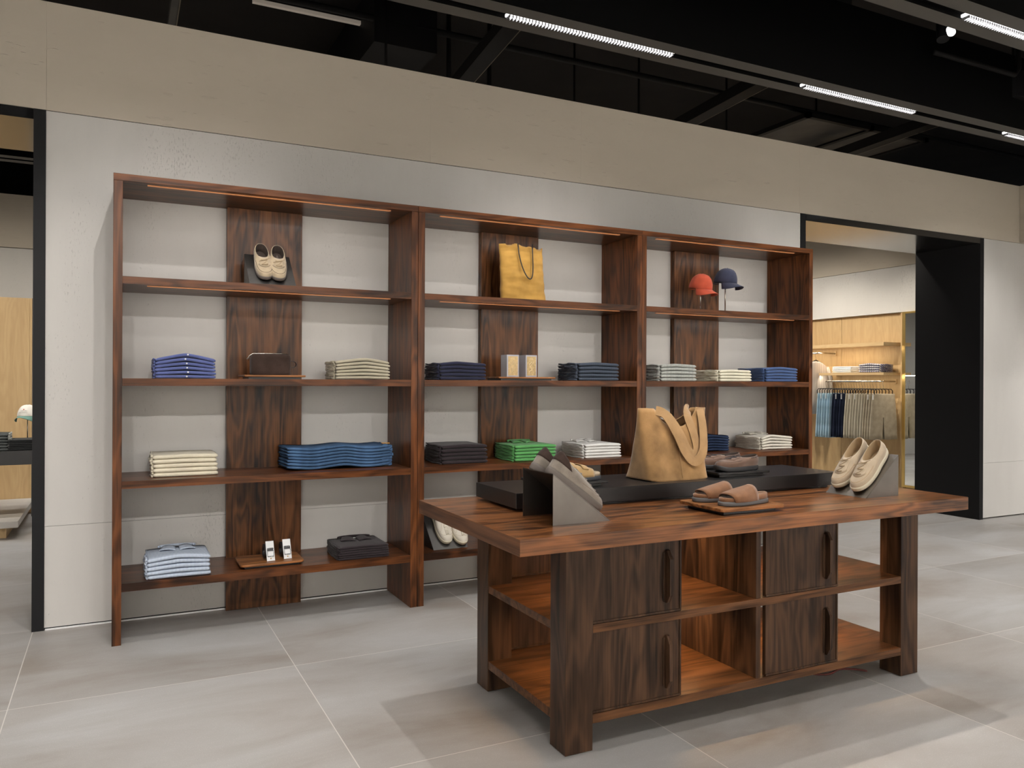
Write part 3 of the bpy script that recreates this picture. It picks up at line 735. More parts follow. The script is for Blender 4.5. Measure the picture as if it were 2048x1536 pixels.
place(s1, (2.475, -2.610, tz3 + .0005), (0, 0, PI / 2 + .08)); place(s2, (2.455, -2.50, tz3 + .0005), (0, 0, PI / 2 - .04))
s1 = slide(su_honey, rub_slate, ins_sole, 'honey suede mule with two flaps behind the grey sneakers, nearer the camera', -1, 'mule_sandal', two=True)
s2 = slide(su_honey, rub_slate, ins_sole, 'honey suede mule with two flaps, mostly hidden behind its pair', 1, 'mule_sandal', two=True)
place(s1, (1.665, -2.16, tz2 + .0005), (0, 0, -PI / 2 + .02)); place(s2, (1.655, -2.03, tz2 + .0005), (0, 0, -PI / 2 + .08))

# ================================================================== TOTE BAGS
def tote_big():
    t = thing('tote_bag', 'large honey suede tote bag with wide straps on the black riser', 'bag', (2.375, -2.075, RZ + .0005), (0, 0, .03))
    H_ = .335; n = 64
    def ring(v, inner=0):
        # half sizes bottom -> top
        wx = lerp(.172, .202, v) + .006 * (1 - v) ** 6; wy = lerp(.118, .022, min(1, v ** .9))
        pw = lerp(6.0, 2.6, v ** .6)
        pts = []
        for i in range(n):
            a = 2 * PI * i / n; c, s_ = math.cos(a), math.sin(a)
            x = math.copysign(abs(c) ** (2 / pw), c) * (wx - inner); y = math.copysign(abs(s_) ** (2 / pw), s_) * (wy - inner)
            dip = 0
            if v > .0:
                q = x / wx
                dip = -.085 * (max(0, 1 - (q - .02) ** 2 * 2.6)) * v ** 6 * (1.25 if y < 0 else .75) + .0 * q
            wr = .005 * nz(x * 9 + 3, y * 9, v * 4) * math.sin(PI * min(1, v * 1.3))
            corner = .006 * max(0, abs(x / wx) - .75) * 4 * (1 - v) ** 3
            pts.append((x - .01 * (1 - v), y + (-.028 * v) + wr * 1.6, v * H_ + dip + corner))
        return pts
    vs_ = [0, .02, .06, .14, .24, .35, .46, .57, .68, .78, .87, .94, 1.0]
    MB().rings([ring(v) for v in vs_], cap1=False).build('bag_body', su_bag, t, smooth=True, solid=.003)
    MB().tube([(-.012 + .0 * k, -.121 + .0735 * (k / 10) ** 0.9 * 1.0 - .028 * (k / 10) - .0005, .012 + .024 * k) for k in range(8)], .0012, 5).build('front_seam', su_bag2, t, smooth=True)
    # two wide shoulder straps drooping over the front
    def ribbon(ctrl, wdt, name='strap'):
        # ctrl: list of (x,y,z, tilt)
        P = []
        m_ = 40; k = len(ctrl) - 1
        def cr(i, f):
            p = [Vector(ctrl[max(0, min(k, j))][:3]) for j in (i - 1, i, i + 1, i + 2)]
            return .5 * ((2 * p[1]) + (p[2] - p[0]) * f + (2 * p[0] - 5 * p[1] + 4 * p[2] - p[3]) * f * f + (-p[0] + 3 * p[1] - 3 * p[2] + p[3]) * f ** 3)
        for q in range(m_ + 1):
            s_ = q / m_ * k; i = min(k - 1, int(s_)); P.append(cr(i, s_ - i))
        rr = []
        for q, p in enumerate(P):
            T = (P[min(m_, q + 1)] - P[max(0, q - 1)]).normalized()
            nn = Vector((.0, -1, .25)).normalized(); side = T.cross(nn).normalized()
            rr.append([p + side * (wdt * (j / 4 - .5)) + nn * (.0012 * math.sin(PI * j / 4)) for j in range(5)])
        return MB().rings(rr, close=False).build(name, su_bag2, t, smooth=False, solid=.0035)
    ribbon([(-.115, -.046, .325), (-.075, -.068, .305), (-.03, -.098, .215), (.012, -.108, .13), (.062, -.115, .085), (.118, -.11, .125), (.142, -.085, .22), (.150, -.060, .30), (.155, -.040, .335)], .046)
    ribbon([(-.085, -.010, .315), (-.045, -.045, .300), (.0, -.085, .215), (.035, -.098, .14), (.072, -.100, .115), (.098, -.092, .145), (.088, -.075, .22), (.075, -.05, .295), (.105, -.015, .330), (.13, .01, .32)], .046)
    MB().box(-.02, .02, -.032, -.03, .20, .245).build('inner_label', m_white, t)
    return t
su_bag = mat('honey_suede_bag', (.31, .178, .074), .95, bump=.25, bscale=200, var=.42, vscale=9, spec=.1, sheen=.3)
su_bag2 = mat('honey_suede_strap', (.37, .225, .105), .95, bump=.25, bscale=200, var=.15, vscale=14, spec=.1, sheen=.3)
tote_big()
def tote_flat():
    t = thing('tote_bag', 'mustard suede tote bag with thin black handle on the top middle shelf', 'bag', (2.535, -.25, SH[0][0] + .0022), (0, 0, 0))
    W_, H_ = .168, .395
    def f(a, v):
        c, s_ = math.cos(a), math.sin(a)
        x = math.copysign(abs(c) ** .7, c) * W_ * (1 - .035 * math.sin(PI * v) + .035 * (1 - v))
        dp = lerp(.045, .014, v ** 2)
        y = math.copysign(abs(s_) ** .8, s_) * dp
        rp = .012 * nz(x * 6, v * 9, 1.7) + .007 * nz(x * 14 + 5, v * 22, 4.1)
        fold = .008 * math.sin(v * 34 + x * 14) * max(0, nz(x * 5 + 9, v * 5, .3) + .35)
        if s_ < 0: y += -(rp + fold) * math.sin(PI * min(1, v * 1.02)) ** .5 * abs(s_) ** .5
        x += -.02 * (v) + .006 * nz(v * 8, 2.2, 3)
        z = v * H_ - (.010 * (math.cos(x * 55) > .2) * (v > .97)) + .012 * nz(x * 7, 9, 1) * v - .01 * max(0, x) / W_ * v
        return (x, y, z)
    n = 60
    MB().rings([[f(2 * PI * i / n, v / 44) for i in range(n)] for v in range(45)], cap1=False).build('bag_body', su_must, t, smooth=True, solid=.003)
    pts = []
    for q in range(25):
        u = q / 24; a = PI * u
        pts.append((lerp(-.065, .048, u) + .028 * math.sin(a) * (.4 + u * .9), -.045 - .030 * math.sin(a), H_ + .004 - .245 * math.sin(a) ** .62))
    m = MB().tube(pts, .0042, 8); m.build('handle', m_handle, t, smooth=True)
    pts = [(x_, -y_ * .2 + .02, max(z_, H_ - .05) - .01) for x_, y_, z_ in pts]
    MB().box(.012, .095, -.09, -.055, .0, .0035).build('paper_tag', m_white, t)
    return t
su_must = mat('mustard_suede', (.50, .285, .070), .95, bump=.25, bscale=200, var=.16, vscale=12, spec=.1, sheen=.3)
m_handle = mat('black_leather', (.02, .019, .022), .3)
tote_flat()

# suede wash bag
t = thing('wash_bag', 'dark brown suede wash bag on a wooden tray on the left unit', 'bag', (.825, -.30, 0))
tzz = tray(.66, 1.005, -.44, -.16, SH[1][0] + .0002, wood_tray, 'thin wooden tray under the dark brown wash bag', lift=.012, th=.011)
t.location.z = tzz + .0005
def wb(a, v):
    c, s_ = math.cos(a), math.sin(a)
    e = 1 - .10 * max(0, (v - .8) / .2) ** 2 - .06 * max(0, (.1 - v) / .1) ** 2
    x = math.copysign(abs(c) ** .42, c) * .118 * lerp(.94, e, .5); y = math.copysign(abs(s_) ** .5, s_) * .055 * (e if v > .1 else .95)
    z = v * .125
    if v > .85: z -= .006 * (abs(x) / .118) ** 2
    return (x + .003 * nz(z * 20, y * 10, 1), y + .004 * nz(x * 15, z * 15, 5), z)
MB().rings([[wb(2 * PI * i / 48, v / 16) for i in range(48)] for v in range(17)]).build('bag_body', su_choc, t, smooth=True)
MB().tube([(-.125, -.002, .085), (-.122, -.002, .112), (-.10, 0, .126), (0, 0, .1275), (.10, 0, .126)], .0028, 6).build('zip', m_nickel, t, smooth=True)
MB().tube([(-.122, -.006, .105), (-.136, -.012, .092)], .003, 6).build('zip_pull', m_nickel, t)
m = MB().grid(lambda u, v: (.115 + .038 * math.sin(PI * u), -.02 + .001 * u, .075 + .018 * (math.cos(PI * u)) * 1.0 + .0 * v) if False else (.112 + .036 * math.sin(PI * u) ** .6, -.025 + .022 * v, .064 + .020 * math.cos(PI * u)), 14, 2)
m.build('side_loop', m_handle, t, smooth=True, solid=.002)

# gift boxes
tzz = tray(2.265, 2.70, -.43, -.17, SH[1][0] + .0002, wood_tray, 'thin wooden tray under the two silver gift boxes', lift=.012, th=.011)
m_silver = mat('silver_card', (.42, .42, .46), .4); m_golds = mat('gold_foil_art', (.50, .36, .17), .35, var=.25, vscale=60, metal=.3)
m_foil = mat('pale_gold_line', (.80, .68, .42), .3, metal=.4)
for i, (bx, lb) in enumerate(((2.41, 'silver gift box with gold panel, left one of the two on the tray'), (2.548, 'silver gift box with gold panel, right one of the two on the tray'))):
    t = thing('gift_box', lb, 'box', (bx, -.30, tzz + .0004), (0, 0, [.02, .10][i]), group='silver gift boxes on the middle shelf')
    MB().box(-.046, .046, -.045, .045, 0, .150).build('box_body', m_silver, t, bevel=.0015)
    p = MB().box(-.037, .037, -.0462, -.0452, .010, .140).build('gold_panel', m_golds, t)
    m = MB().box(-.02, .022, -.0468, -.0463, .121, .1225).box(-.012, .016, -.0468, -.0463, .128, .1295)
    m.tube([(-.008 + .012 * math.sin(k * 1.1 + i), -.0465, .112 - .009 * k) for k in range(11)], .0013, 5)
    m.tube([(.006 + .014 * math.sin(k * .7 + 2 * i), -.0465, .105 - .009 * k) for k in range(10)], .0011, 5)
    m.build('gold_lines', m_foil, p)

# belts
tzz = tray(.645, 1.005, -.425, -.16, SH[3][0] + .0002, wood_tray, 'rounded wooden tray under the two rolled belts', lift=.013, th=.014, r=.03)
for i, (bx, by, lb) in enumerate(((.815, -.335, 'rolled black belt with white card tag on the bottom left shelf, left one'), (.915, -.315, 'rolled black belt with white card tag on the bottom left shelf, right one'))):
    t = thing('rolled_belt', lb, 'belt', (bx, by, tzz + .0005), (0, 0, .06), group='rolled belts on the tray')
    rr = []
    for k in range(110):
        a = k / 109 * 2 * PI * 3.6; r_ = .022 + .0042 * a / (2 * PI) * 1.0 + .002
        rr.append([(x, .03 + r_ * math.cos(a), .046 + r_ * math.sin(a) * 1.12) for x in (-.024, -.008, .008, .018)])
    MB().rings(rr, close=False).build('belt_coil', m_handle, t, smooth=True, solid=.003)
    pr = lambda z0, z1, x0, x1, th_=0.0012, off=0: MB().prism([(-.045 + .42 * z0 - off, z0), (-.045 + .42 * z1 - off, z1), (-.045 + .42 * z1 - off + th_, z1), (-.045 + .42 * z0 - off + th_, z0)], 'x', x0, x1)
    tg = pr(.001, .108, -.020, .026).build('card_tag', m_white, t)
    bk = MB()
    for z0, z1, x0, x1 in ((.024, .028, -.016, .022), (.066, .070, -.016, .022), (.028, .066, -.016, -.013), (.028, .066, .019, .022)):
        q = pr(z0, z1, x0, x1, .003, .004); n_ = len(bk.v); bk.v += q.v; bk.f += [tuple(n_ + j for j in f_) for f_ in q.f]
    bk.build('buckle', m_chrome, t)
    q = pr(.055, .072, -.013, .019, .003, .0035); q.build('belt_tip', m_handle, t)
    MB().tube([(.003, -.045 + .42 * .014 - .002, .014), (.003, -.045 + .42 * .014, .0142)], .004, 10).build('rivet', m_gold, t)

# ================================================================== CAPS
def cap(name, mc, mb_, label, loc, rz, stem_h, stem_label, tilt=0, mstem=None, mark=False):
    st = thing('cap_stand', stem_label, 'display stand', (loc[0], loc[1], loc[2]))
    MB().cyl(0, 0, 0.0003, .004, .045, 28).build('base', mstem or m_nickel, st)
    MB().cyl(0, 0, .004, stem_h + .05, .0048, 10).build('rod', mstem or m_nickel, st, smooth=True)
    MB().cyl(0, 0, stem_h + .05, stem_h + .056, .04, 20).build('head_plate', mstem or m_nickel, st)
    t = thing(name, label, 'cap', (loc[0], loc[1], loc[2] + stem_h), (tilt, 0, rz))
    n = 60; K = 14
    def dome(k, i):
        ph = k / K * PI / 2; a = 2 * PI * i / n
        seam = 1 - .012 * abs(math.cos(3 * a)) ** 14
        r_ = math.cos(ph) ** .82 * seam
        # forehead (toward -y) a bit fuller
        x = .082 * r_ * math.cos(a); y = .098 * r_ * math.sin(a)
        z = .112 * math.sin(ph) ** .9
        z += .010 * (math.sin(a) > 0) * 0
        x += .003 * nz(a * 2, ph * 3, 7); z += .002 * nz(a * 3, ph * 5, 2)
        lowback = -.012 * max(0, math.sin(a)) * (1 - k / K)
        return (x, y, z + lowback)
    MB().rings([[dome(k, i) for i in range(n)] for k in range(K + 1)], cap0=False).build('crown', mc, t, smooth=True, solid=.002)
    MB().cyl(0, 0, .109, .1155, .008, 14, .004).build('top_button', mc if not mark else lace_dk, t, smooth=True)
    def brim(u, v):
        a = PI + PI * lerp(.10, .90, u)
        bx, by = .080 * math.cos(a), .096 * math.sin(a)
        ext = .084 * math.sin(PI * lerp(.02, .98, u)) ** .6 * v
        s_ = 1 + .06 * v * (1 - abs(2 * u - 1))
        x = bx * (1 + .02 * v); y = by - ext
        z = .004 - .040 * (abs(x) / .078) ** 2 * (v ** .7) - .016 * v
        return (x * s_, y, z)
    MB().grid(brim, 28, 8).build('brim', mb_, t, smooth=True, solid=.003)
    m = MB().tube([(.0835 * math.cos(2 * PI * k / 48), .0995 * math.sin(2 * PI * k / 48), .006 - .012 * max(0, math.sin(2 * PI * k / 48))) for k in range(48)], .0012, 5, closed=True)
    for q in range(6):
        a = 2 * PI * q / 6 + PI / 6 + PI/6*0
        m.tube([Vector(dome(k, int(round(q * n / 6)) % n)) * 1.012 for k in range(0, K)], .0008, 4)
    m.build('stitching', mc, t, smooth=True)
    MB().tube([(-.03, .094, -.018), (0, .102, -.022), (.03, .094, -.018)], .004, 6).build('back_strap', mc, t, smooth=True)
    if mark:
        r_ = MB()
        def on(a, z): 
            ph = math.asin(min(1, max(0, z / .112)) ** (1 / .9)); rr = math.cos(ph) ** .82
            return (.0835 * rr * math.cos(a), -.0995 * rr * math.sin(-a) * -1 if False else .0995 * rr * math.sin(a), z)
        base = -PI / 2
        r_.tube([on(base + .02 * math.cos(k), .066 + .004 * math.sin(k)) for k in range(7)], .0035, 6)
        r_.build('red_emblem', mat('red_thread', (.45, .03, .03), .8), t)
        tx = MB()
        rr_ = random.Random(4)
        for row, (z0, a0, a1) in enumerate(((.050, -.42, .36), (.036, -.48, .38))):
            k = 0; a = a0
            while a < a1:
                hgt = .007 if row == 0 else .004
                tx.tube([on(base + a + .02 * j, z0 + hgt * (rr_.random() if j % 2 else .2)) for j in range(4)], .0011, 5)
                a += .075
        tx.build('dark_embroidery', lace_dk, t)
    return t
c_red = cloth('red_cotton', (.60, .105, .055), var=.1); c_navy = cloth('slate_navy_cotton', (.048, .055, .095), var=.1)
Z1 = SH[0][0] + .0003
cap('baseball_cap', c_red, c_red, 'washed red baseball cap on a short stand, top right shelf', (4.085, -.27, Z1), .05, .185, 'short metal cap stand under the red cap', .24)
cap('baseball_cap', c_navy, c_navy, 'slate navy baseball cap on a tall stand, right of the red cap', (4.335, -.27, Z1), .10, .245, 'tall metal cap stand under the navy cap', .20)

# ================================================================== FOLDED CLOTHES
ORD = {1: 'only', 2: 'second', 3: 'third', 4: 'fourth', 5: 'fifth', 6: 'sixth', 7: 'seventh'}
def garment_mesh(W_, D_, th, arch, peak, seed, wave=0, slit=.72, edge=.6, dr=0):
    """one folded garment: a U-fold with its rounded fold at the front (-y), open at the back; arch(x) lifts the middle"""
    m = MB(); nx = 30; h = th
    def prof(sc):
        r_ = h / 2 * .93; out = []
        yb = D_; z0 = h * .035; z1 = h * .965
        g = h * .035
        for k in range(7): out.append((lerp(yb, r_, k / 6), z0, 0))                     # bottom back -> front
        for k in range(1, 8):
            a = -PI / 2 - PI * k / 8; out.append((r_ + r_ * math.cos(a) * 1.0, h / 2 + (z1 - z0) / 2 * math.sin(a), 0))
        for k in range(7): out.append((lerp(r_, yb, k / 6), z1, 1))                      # top front -> back
        for k in range(1, 7): out.append((lerp(yb, r_ * 1.1, k / 6), h / 2 + g, 0))     # slit upper
        for k in range(1, 7): out.append((lerp(r_ * 1.1, yb, k / 6), h / 2 - g, 0))     # slit lower
        return out
    rings = []
    P = prof(1)
    for i in range(nx + 1):
        u = i / nx; e = min(u, 1 - u) / .035
        sq = 1 if e >= 1 else edge + (1 - edge) * math.sqrt(max(0, 1 - (1 - e) ** 2))
        x = (u - .5) * W_
        ux = (u - peak) / (peak if u < peak else (1 - peak))
        az = arch * (1 - abs(ux) ** 1.25)
        ring = []
        for (y, z, top) in P:
            zz = h / 2 + (z - h / 2) * sq
            fy = max(0, 1 - y / D_ * .55)
            xx = x + .002 * nz(y * 9, seed, 3)
            yy = y + (1 - sq) * .004 + .003 * nz(x * 6, seed * 1.7, 1) + .0015 * nz(x * 25, seed * 1.7, 4)
            wz = wave * math.sin(x * 18 + 1.3) * (1 - y / D_ * .3) + wave * .8 * nz(x * 9, y * 5, 3.3)
            ring.append((xx, yy, zz + az * fy + wz + .0006 * nz(x * 18, y * 11, seed) - dr * (y / D_) ** 2))
        rings.append(ring)
    m.rings(rings); return m
def stack(kind, cat, n, W_, D_, H_, loc, mt, desc, where, archT=0, arch0=0, peak=.5, group=None, extras=None, wave=0, rot=0, seed=0, jx=.003, dr=0):
    th = H_ / n; prev = None
    roots = []
    for i in range(n):
        a = lerp(arch0, archT, i / max(1, n - 1))
        if i == n - 1: pos = 'topmost in'
        elif i == 0: pos = 'lowest in'
        else: pos = {1: 'second from top of', 2: 'third from top of', 3: 'fourth from top of', 4: 'fifth from top of', 5: 'sixth from top of', 6: 'seventh from top of'}[n - 1 - i]
        lb = f'{desc}, {pos} stack {where}'
        t = thing(kind, lb, cat, (loc[0] + R.uniform(-jx, jx), loc[1] + R.uniform(-jx, jx) * .7, loc[2] + i * th + .0003), (0, 0, rot + R.uniform(-.008, .008)), group)
        garment_mesh(W_ + R.uniform(-.004, .004), D_, th * 1.0, a, peak, seed + i, wave, dr=dr).build('folded_body', mt, t, smooth=True)
        if extras: extras(t, i, n, th, a, W_, D_, peak)
        roots.append(t)
    return roots
m_btn = mat('white_button', (.8, .8, .82), .3)
def sidefolds(mt, nl=3, reach=.016, side=-1, y0=.02, col=None):
    """sleeve and side folds bulging out of the left side"""
    def f(t, i, n, th, a, W_, D_, peak):
        m = MB(); rr = random.Random(i * 7 + n)
        for k in range(nl):
            zc = th * (.2 + .6 * k / max(1, nl - 1)); rad = th * .30 / nl * 1.9
            m.tube([(side * (W_ / 2 + reach * (.1 + .5 * rr.random()) * math.sin(PI * min(1, .15 + u))), lerp(y0, D_ * .96, u), zc + .12 * th * math.sin(u * 9 + k + i)) for u in [j / 10 for j in range(11)]], [max(.0012, rad * (1 - .3 * (j / 10))) for j in range(11)], 8)
        m.build('sleeve_fold', mt, t, smooth=True)
    return f
def placket(side=0):
    def f(t, i, n, th, a, W_, D_, peak):
        x = (peak - .5) * W_ + R.uniform(-.006, .012)
        MB().tube([(x, -.0035, th * .52 + a * .97), (x, -.001, th * .52 + a * .97)], .0046, 12).build('button', m_btn, t, smooth=True)
    return f
def collar(mt, mdark, cx=-.02, wd=.13):
    def f(t, i, n, th, a, W_, D_, peak):
        if i != n - 1: return
        zt = th * .97
        for sg in (-1, 1):
            MB().grid(lambda u, v: (cx + sg * lerp(.012, wd / 2, u) * (1 - .25 * v), D_ * lerp(.50, .78, v) + .02 * u, zt + a * .6 + .008 * math.sin(PI * (u * .8 + .1)) + .008 * v), 8, 5).build('collar_point', mt, t, smooth=True, solid=.003)
        MB().tube([(cx + wd * .5 * math.cos(q), D_ * .80 + .035 * math.sin(q), zt + a * .5 + .012) for q in [PI * j / 12 - .0 for j in range(13)]], .007, 8).build('collar_band', mt, t, smooth=True)
        MB().box(cx - .018, cx + .018, D_ * .80, D_ * .80 + .02, zt + a * .5 + .003, zt + a * .5 + .0045).build('neck_label', mdark, t)
    return f
def multi(*fs):
    def f(*a):
        for g in fs: g(*a)
    return f
Z = [s_[0] for s_ in SH]
c_blue = cloth('cobalt_blue_cotton', (.095, .118, .285)); c_khaki = cloth('khaki_cotton', (.40, .36, .27))
c_nvy = cloth('dark_navy_cotton', (.022, .024, .05)); c_quilt = cloth('cream_quilted_cotton', (.70, .64, .50), bump=.8, bscale=120)
c_dbrown = cloth('dark_aubergine_cotton', (.030, .022, .025)); c_green = cloth('bright_green_cotton', (.10, .33, .10))
c_wht = cloth('white_cotton', (.74, .73, .70)); c_cream = cloth('ivory_cotton', (.70, .66, .53)); c_blue2 = cloth('mid_blue_cotton', (.06, .105, .24))
c_grey = cloth('light_grey_marl', (.36, .37, .345), var=.2, vscale=60)
c_lin = cloth('white_linen', (.66, .62, .54))
c_seer = stripes('seersucker_stripe', (.62, .67, .74), (.30, .37, .50), 900)
c_chk = stripes('slate_check', (.05, .062, .085), (.075, .09, .12), 420, check=True)
def denim(name, col):
    return mat(name, col, .95, bump=.5, bscale=300, var=.35, vscale=9, spec=.1)
c_denim = denim('mid_blue_denim', (.062, .120, .225)); c_ddenim = denim('dark_indigo_denim', (.022, .034, .070))
m_thread = mat('ochre_patch', (.55, .27, .05), .7)
# left unit
stack('folded_shirt', 'shirt', 6, .306, .26, .108, (.352, -.452, Z[1]), c_blue, 'folded cobalt blue button shirt', 'left of the wash bag', archT=.032, arch0=.002, group='cobalt blue folded shirts', extras=multi(placket(), sidefolds(c_blue, 2, .022)), seed=3)
stack('folded_shorts', 'shorts', 6, .33, .27, .110, (1.345, -.452, Z[1]), c_khaki, 'folded khaki cotton shorts', 'right of the dark wash bag', archT=.022, arch0=.004, peak=.55, group='khaki folded shorts', extras=sidefolds(c_khaki, 3, .03), seed=13)
stack('folded_shirt', 'shirt', 5, .335, .28, .122, (.358, -.36, Z[2]), c_quilt, 'folded cream quilted top', 'below the blue shirts', archT=.004, arch0=0, group='cream quilted tops', extras=sidefolds(c_quilt, 2, .018), seed=23)
def waist(t, i, n, th, a, W_, D_, peak):
    m = MB()
    m.grid(lambda u, v: (W_ / 2 - .055 + .065 * u, .004 + .0 * v + .012 * math.sin(u * 3) * v, lerp(.05, 1.0, v) * th + .004 * math.sin(u * 6 + i)), 8, 3)
    m.build('waistband', c_denim, t, smooth=True, solid=.003)
    MB().tube([(W_ / 2 + .006, .02 + .03 * k, th * .5 + .004 * math.sin(k * 2 + i)) for k in range(9)], th * .33, 8).build('waist_roll', c_denim, t, smooth=True)
    if i in (n - 1, n - 2): MB().box(W_ / 2 - .045, W_ / 2 + .003, .03, .055, th * 1.0 + a * .3 + .004, th * 1.0 + a * .3 + .008).build('leather_patch', m_thread, t, label='ochre leather patch')
stack('folded_jeans', 'jeans', 7, .64, .27, .128, (1.240, -.345, Z[2]), c_denim, 'folded mid blue denim jeans', 'on the left unit', archT=.004, arch0=0, peak=.4, wave=.0065, group='mid blue folded jeans', extras=waist, rot=.025, seed=33, jx=.006)
for o in [o for o in COL.objects if o.name.startswith('folded_jeans')]:
    o.location.z += .010
stack('folded_shirt', 'shirt', 5, .315, .29, .112, (.322, -.448, Z[3]), c_seer, 'folded pale blue seersucker shirt', 'left of the belts', archT=.016, arch0=.002, peak=.5, group='pale blue seersucker shirts', extras=multi(collar(c_seer, lace_dk, 0, .19), sidefolds(c_seer, 2, .022)), seed=43)
stack('folded_polo_shirt', 'shirt', 6, .31, .30, .078, (1.362, -.436, Z[3]), c_dbrown, 'folded dark aubergine polo shirt', 'right of the belts', archT=.004, group='dark aubergine polos on the bottom shelf', extras=multi(collar(c_dbrown, m_white, 0, .2), sidefolds(c_dbrown, 2, .014)), seed=53)
# middle unit
stack('folded_shorts', 'shorts', 5, .314, .29, .108, (2.005, -.452, Z[1]), c_nvy, 'folded dark navy shorts', 'left of the gift boxes', archT=.012, peak=.35, group='dark navy folded shorts', extras=sidefolds(c_nvy, 2, .03), seed=63)
stack('folded_shorts', 'shorts', 5, .325, .30, .122, (3.035, -.452, Z[1]), c_chk, 'folded slate checked shorts', 'right of the silver gift boxes', archT=.008, peak=.4, group='slate checked folded shorts', extras=sidefolds(c_chk, 2, .05), seed=73)
stack('folded_trousers', 'trousers', 5, .32, .31, .122, (2.045, -.385, Z[2]), c_dbrown, 'folded dark aubergine trousers', 'left of the green shirts', archT=.006, peak=.5, group='dark aubergine trousers', extras=sidefolds(c_dbrown, 2, .02), seed=83)
stack('folded_polo_shirt', 'shirt', 5, .315, .33, .108, (2.56, -.405, Z[2]), c_green, 'folded bright green polo shirt', 'on the middle unit', archT=.004, group='bright green polos', extras=multi(collar(c_green, m_white, .0, .17), sidefolds(c_green, 2, .022)), seed=93)
stack('folded_shirt', 'shirt', 5, .30, .33, .100, (3.095, -.42, Z[2]), c_wht, 'folded plain white shirt', 'right of the green shirts', archT=.004, group='plain white shirts', extras=multi(collar(c_wht, m_white, -.02, .17), sidefolds(c_wht, 2, .03)), seed=103)
# right unit
stack('folded_sweatshirt', 'sweatshirt', 5, .325, .30, .122, (3.735, -.452, Z[1]), c_grey, 'folded light grey marl sweatshirt', 'below the red cap', archT=.008, peak=.4, group='light grey marl sweatshirts', extras=sidefolds(c_grey, 2, .02), seed=113)
stack('folded_trousers', 'trousers', 4, .315, .32, .088, (4.285, -.452, Z[1]), c_cream, 'folded ivory trousers', 'left of the blue trousers', archT=.005, peak=.4, group='ivory trousers', extras=sidefolds(c_cream, 3, .04), seed=123)
stack('folded_trousers', 'trousers', 5, .335, .33, .108, (4.765, -.452, Z[1]), c_blue2, 'folded mid blue trousers', 'right of the ivory trousers', archT=.012, peak=.45, group='mid blue trousers', extras=sidefolds(c_blue2, 3, .03), seed=133)
stack('folded_jeans', 'jeans', 6, .36, .30, .115, (4.14, -.34, Z[2] + .005), c_ddenim, 'folded dark indigo jeans', 'behind the suede tote', archT=.008, wave=.003, group='dark indigo jeans', extras=sidefolds(c_ddenim, 2, .02, side=1), seed=143)
stack('folded_shirt', 'shirt', 5, .325, .31, .100, (4.785, -.385, Z[2]), c_lin, 'folded off-white linen shirt', 'above the brown shoes', archT=.022, arch0=.003, peak=.3, group='off-white linen shirts', extras=multi(collar(c_lin, lace_tan, -.03, .2), sidefolds(c_lin, 3, .035)), seed=153)

# ================================================================== ROOM BEYOND RIGHT DOORWAY
for i, (a, b_) in enumerate(((YB + .8, 2.655), (2.66, 3.9), (3.905, 5.4))):
    tag(MB().box(9.05, 9.085, a, b_, .05, 2.314).build('oak_wall_panel', oak_z), ['pale oak wall panel behind the hanging shorts', 'pale oak wall panel behind the hanging shirts', 'pale oak wall panel farthest along the side wall'][i], 'wall panel', 'pale oak wall panels')
def wshelf(label, x0, y0, y1, z0, z1):
    return tag(MB().box(x0, 9.0495, y0, y1, z0, z1).build('wall_shelf', oak_y, bevel=.001), label, 'shelf')
wshelf('long pale oak shelf, upper one of the two beyond the doorway', 8.70, 1.708, 4.4, 1.885, 1.93)
wshelf('short pale oak shelf with folded clothes beyond the doorway', 8.70, 1.708, 2.74, 1.511, 1.545)
tag(MB().box(8.9925, 9.049, 1.648, 1.690, .05, 2.314).build('oak_upright', oak_z), 'narrow pale oak upright beside the brass framed mirror', 'upright')
t = thing('wall_mirror', 'tall brass framed mirror at the end of the oak wall', 'mirror', (8.960, .95, .09))
MB().box(0, .03, .03, .6475, .03, 2.20).build('mirror_glass', m_mirror, t)
MB().box(-.006, .03, .648, .690, 0, 2.225).box(-.02, .03, 0, .029, 0, 2.225).box(-.006, .03, .03, .6475, 0, .029).box(-.006, .03, .03, .6475, 2.201, 2.225).build('mirror_frame', m_gold, t, bevel=.002)
for (xr, y0, y1, zr, lb) in ((8.72, 1.80, 2.66, 1.43, 'satin clothes rail carrying the shorts beyond the doorway'), (8.72, 2.76, 4.3, 1.82, 'satin clothes rail carrying the shirts beyond the doorway')):
    t = thing('clothes_rail', lb, 'clothes rail', (xr, y0, zr))
    MB().tube([(.315, .0, 0), (.05, .0, 0), (0, .03, 0), (0, y1 - y0 - .03, 0), (.05, y1 - y0, 0), (.315, y1 - y0, 0)], .011, 10).build('rail', m_nickel, t, smooth=True)
    for yy in (0, y1 - y0): MB().box(.315, .329, yy - .02, yy + .02, -.03, .03).build('mount', oak_y, t)
def hanger_mesh(w=.30):
    m = MB()
    m.tube([(0.0, 0, .07), (-.012, 0, .083), (-.012, 0, .10), (0, 0, .112), (.0135, 0, .104), (.014, 0, .093)], .0022, 6)
    return m
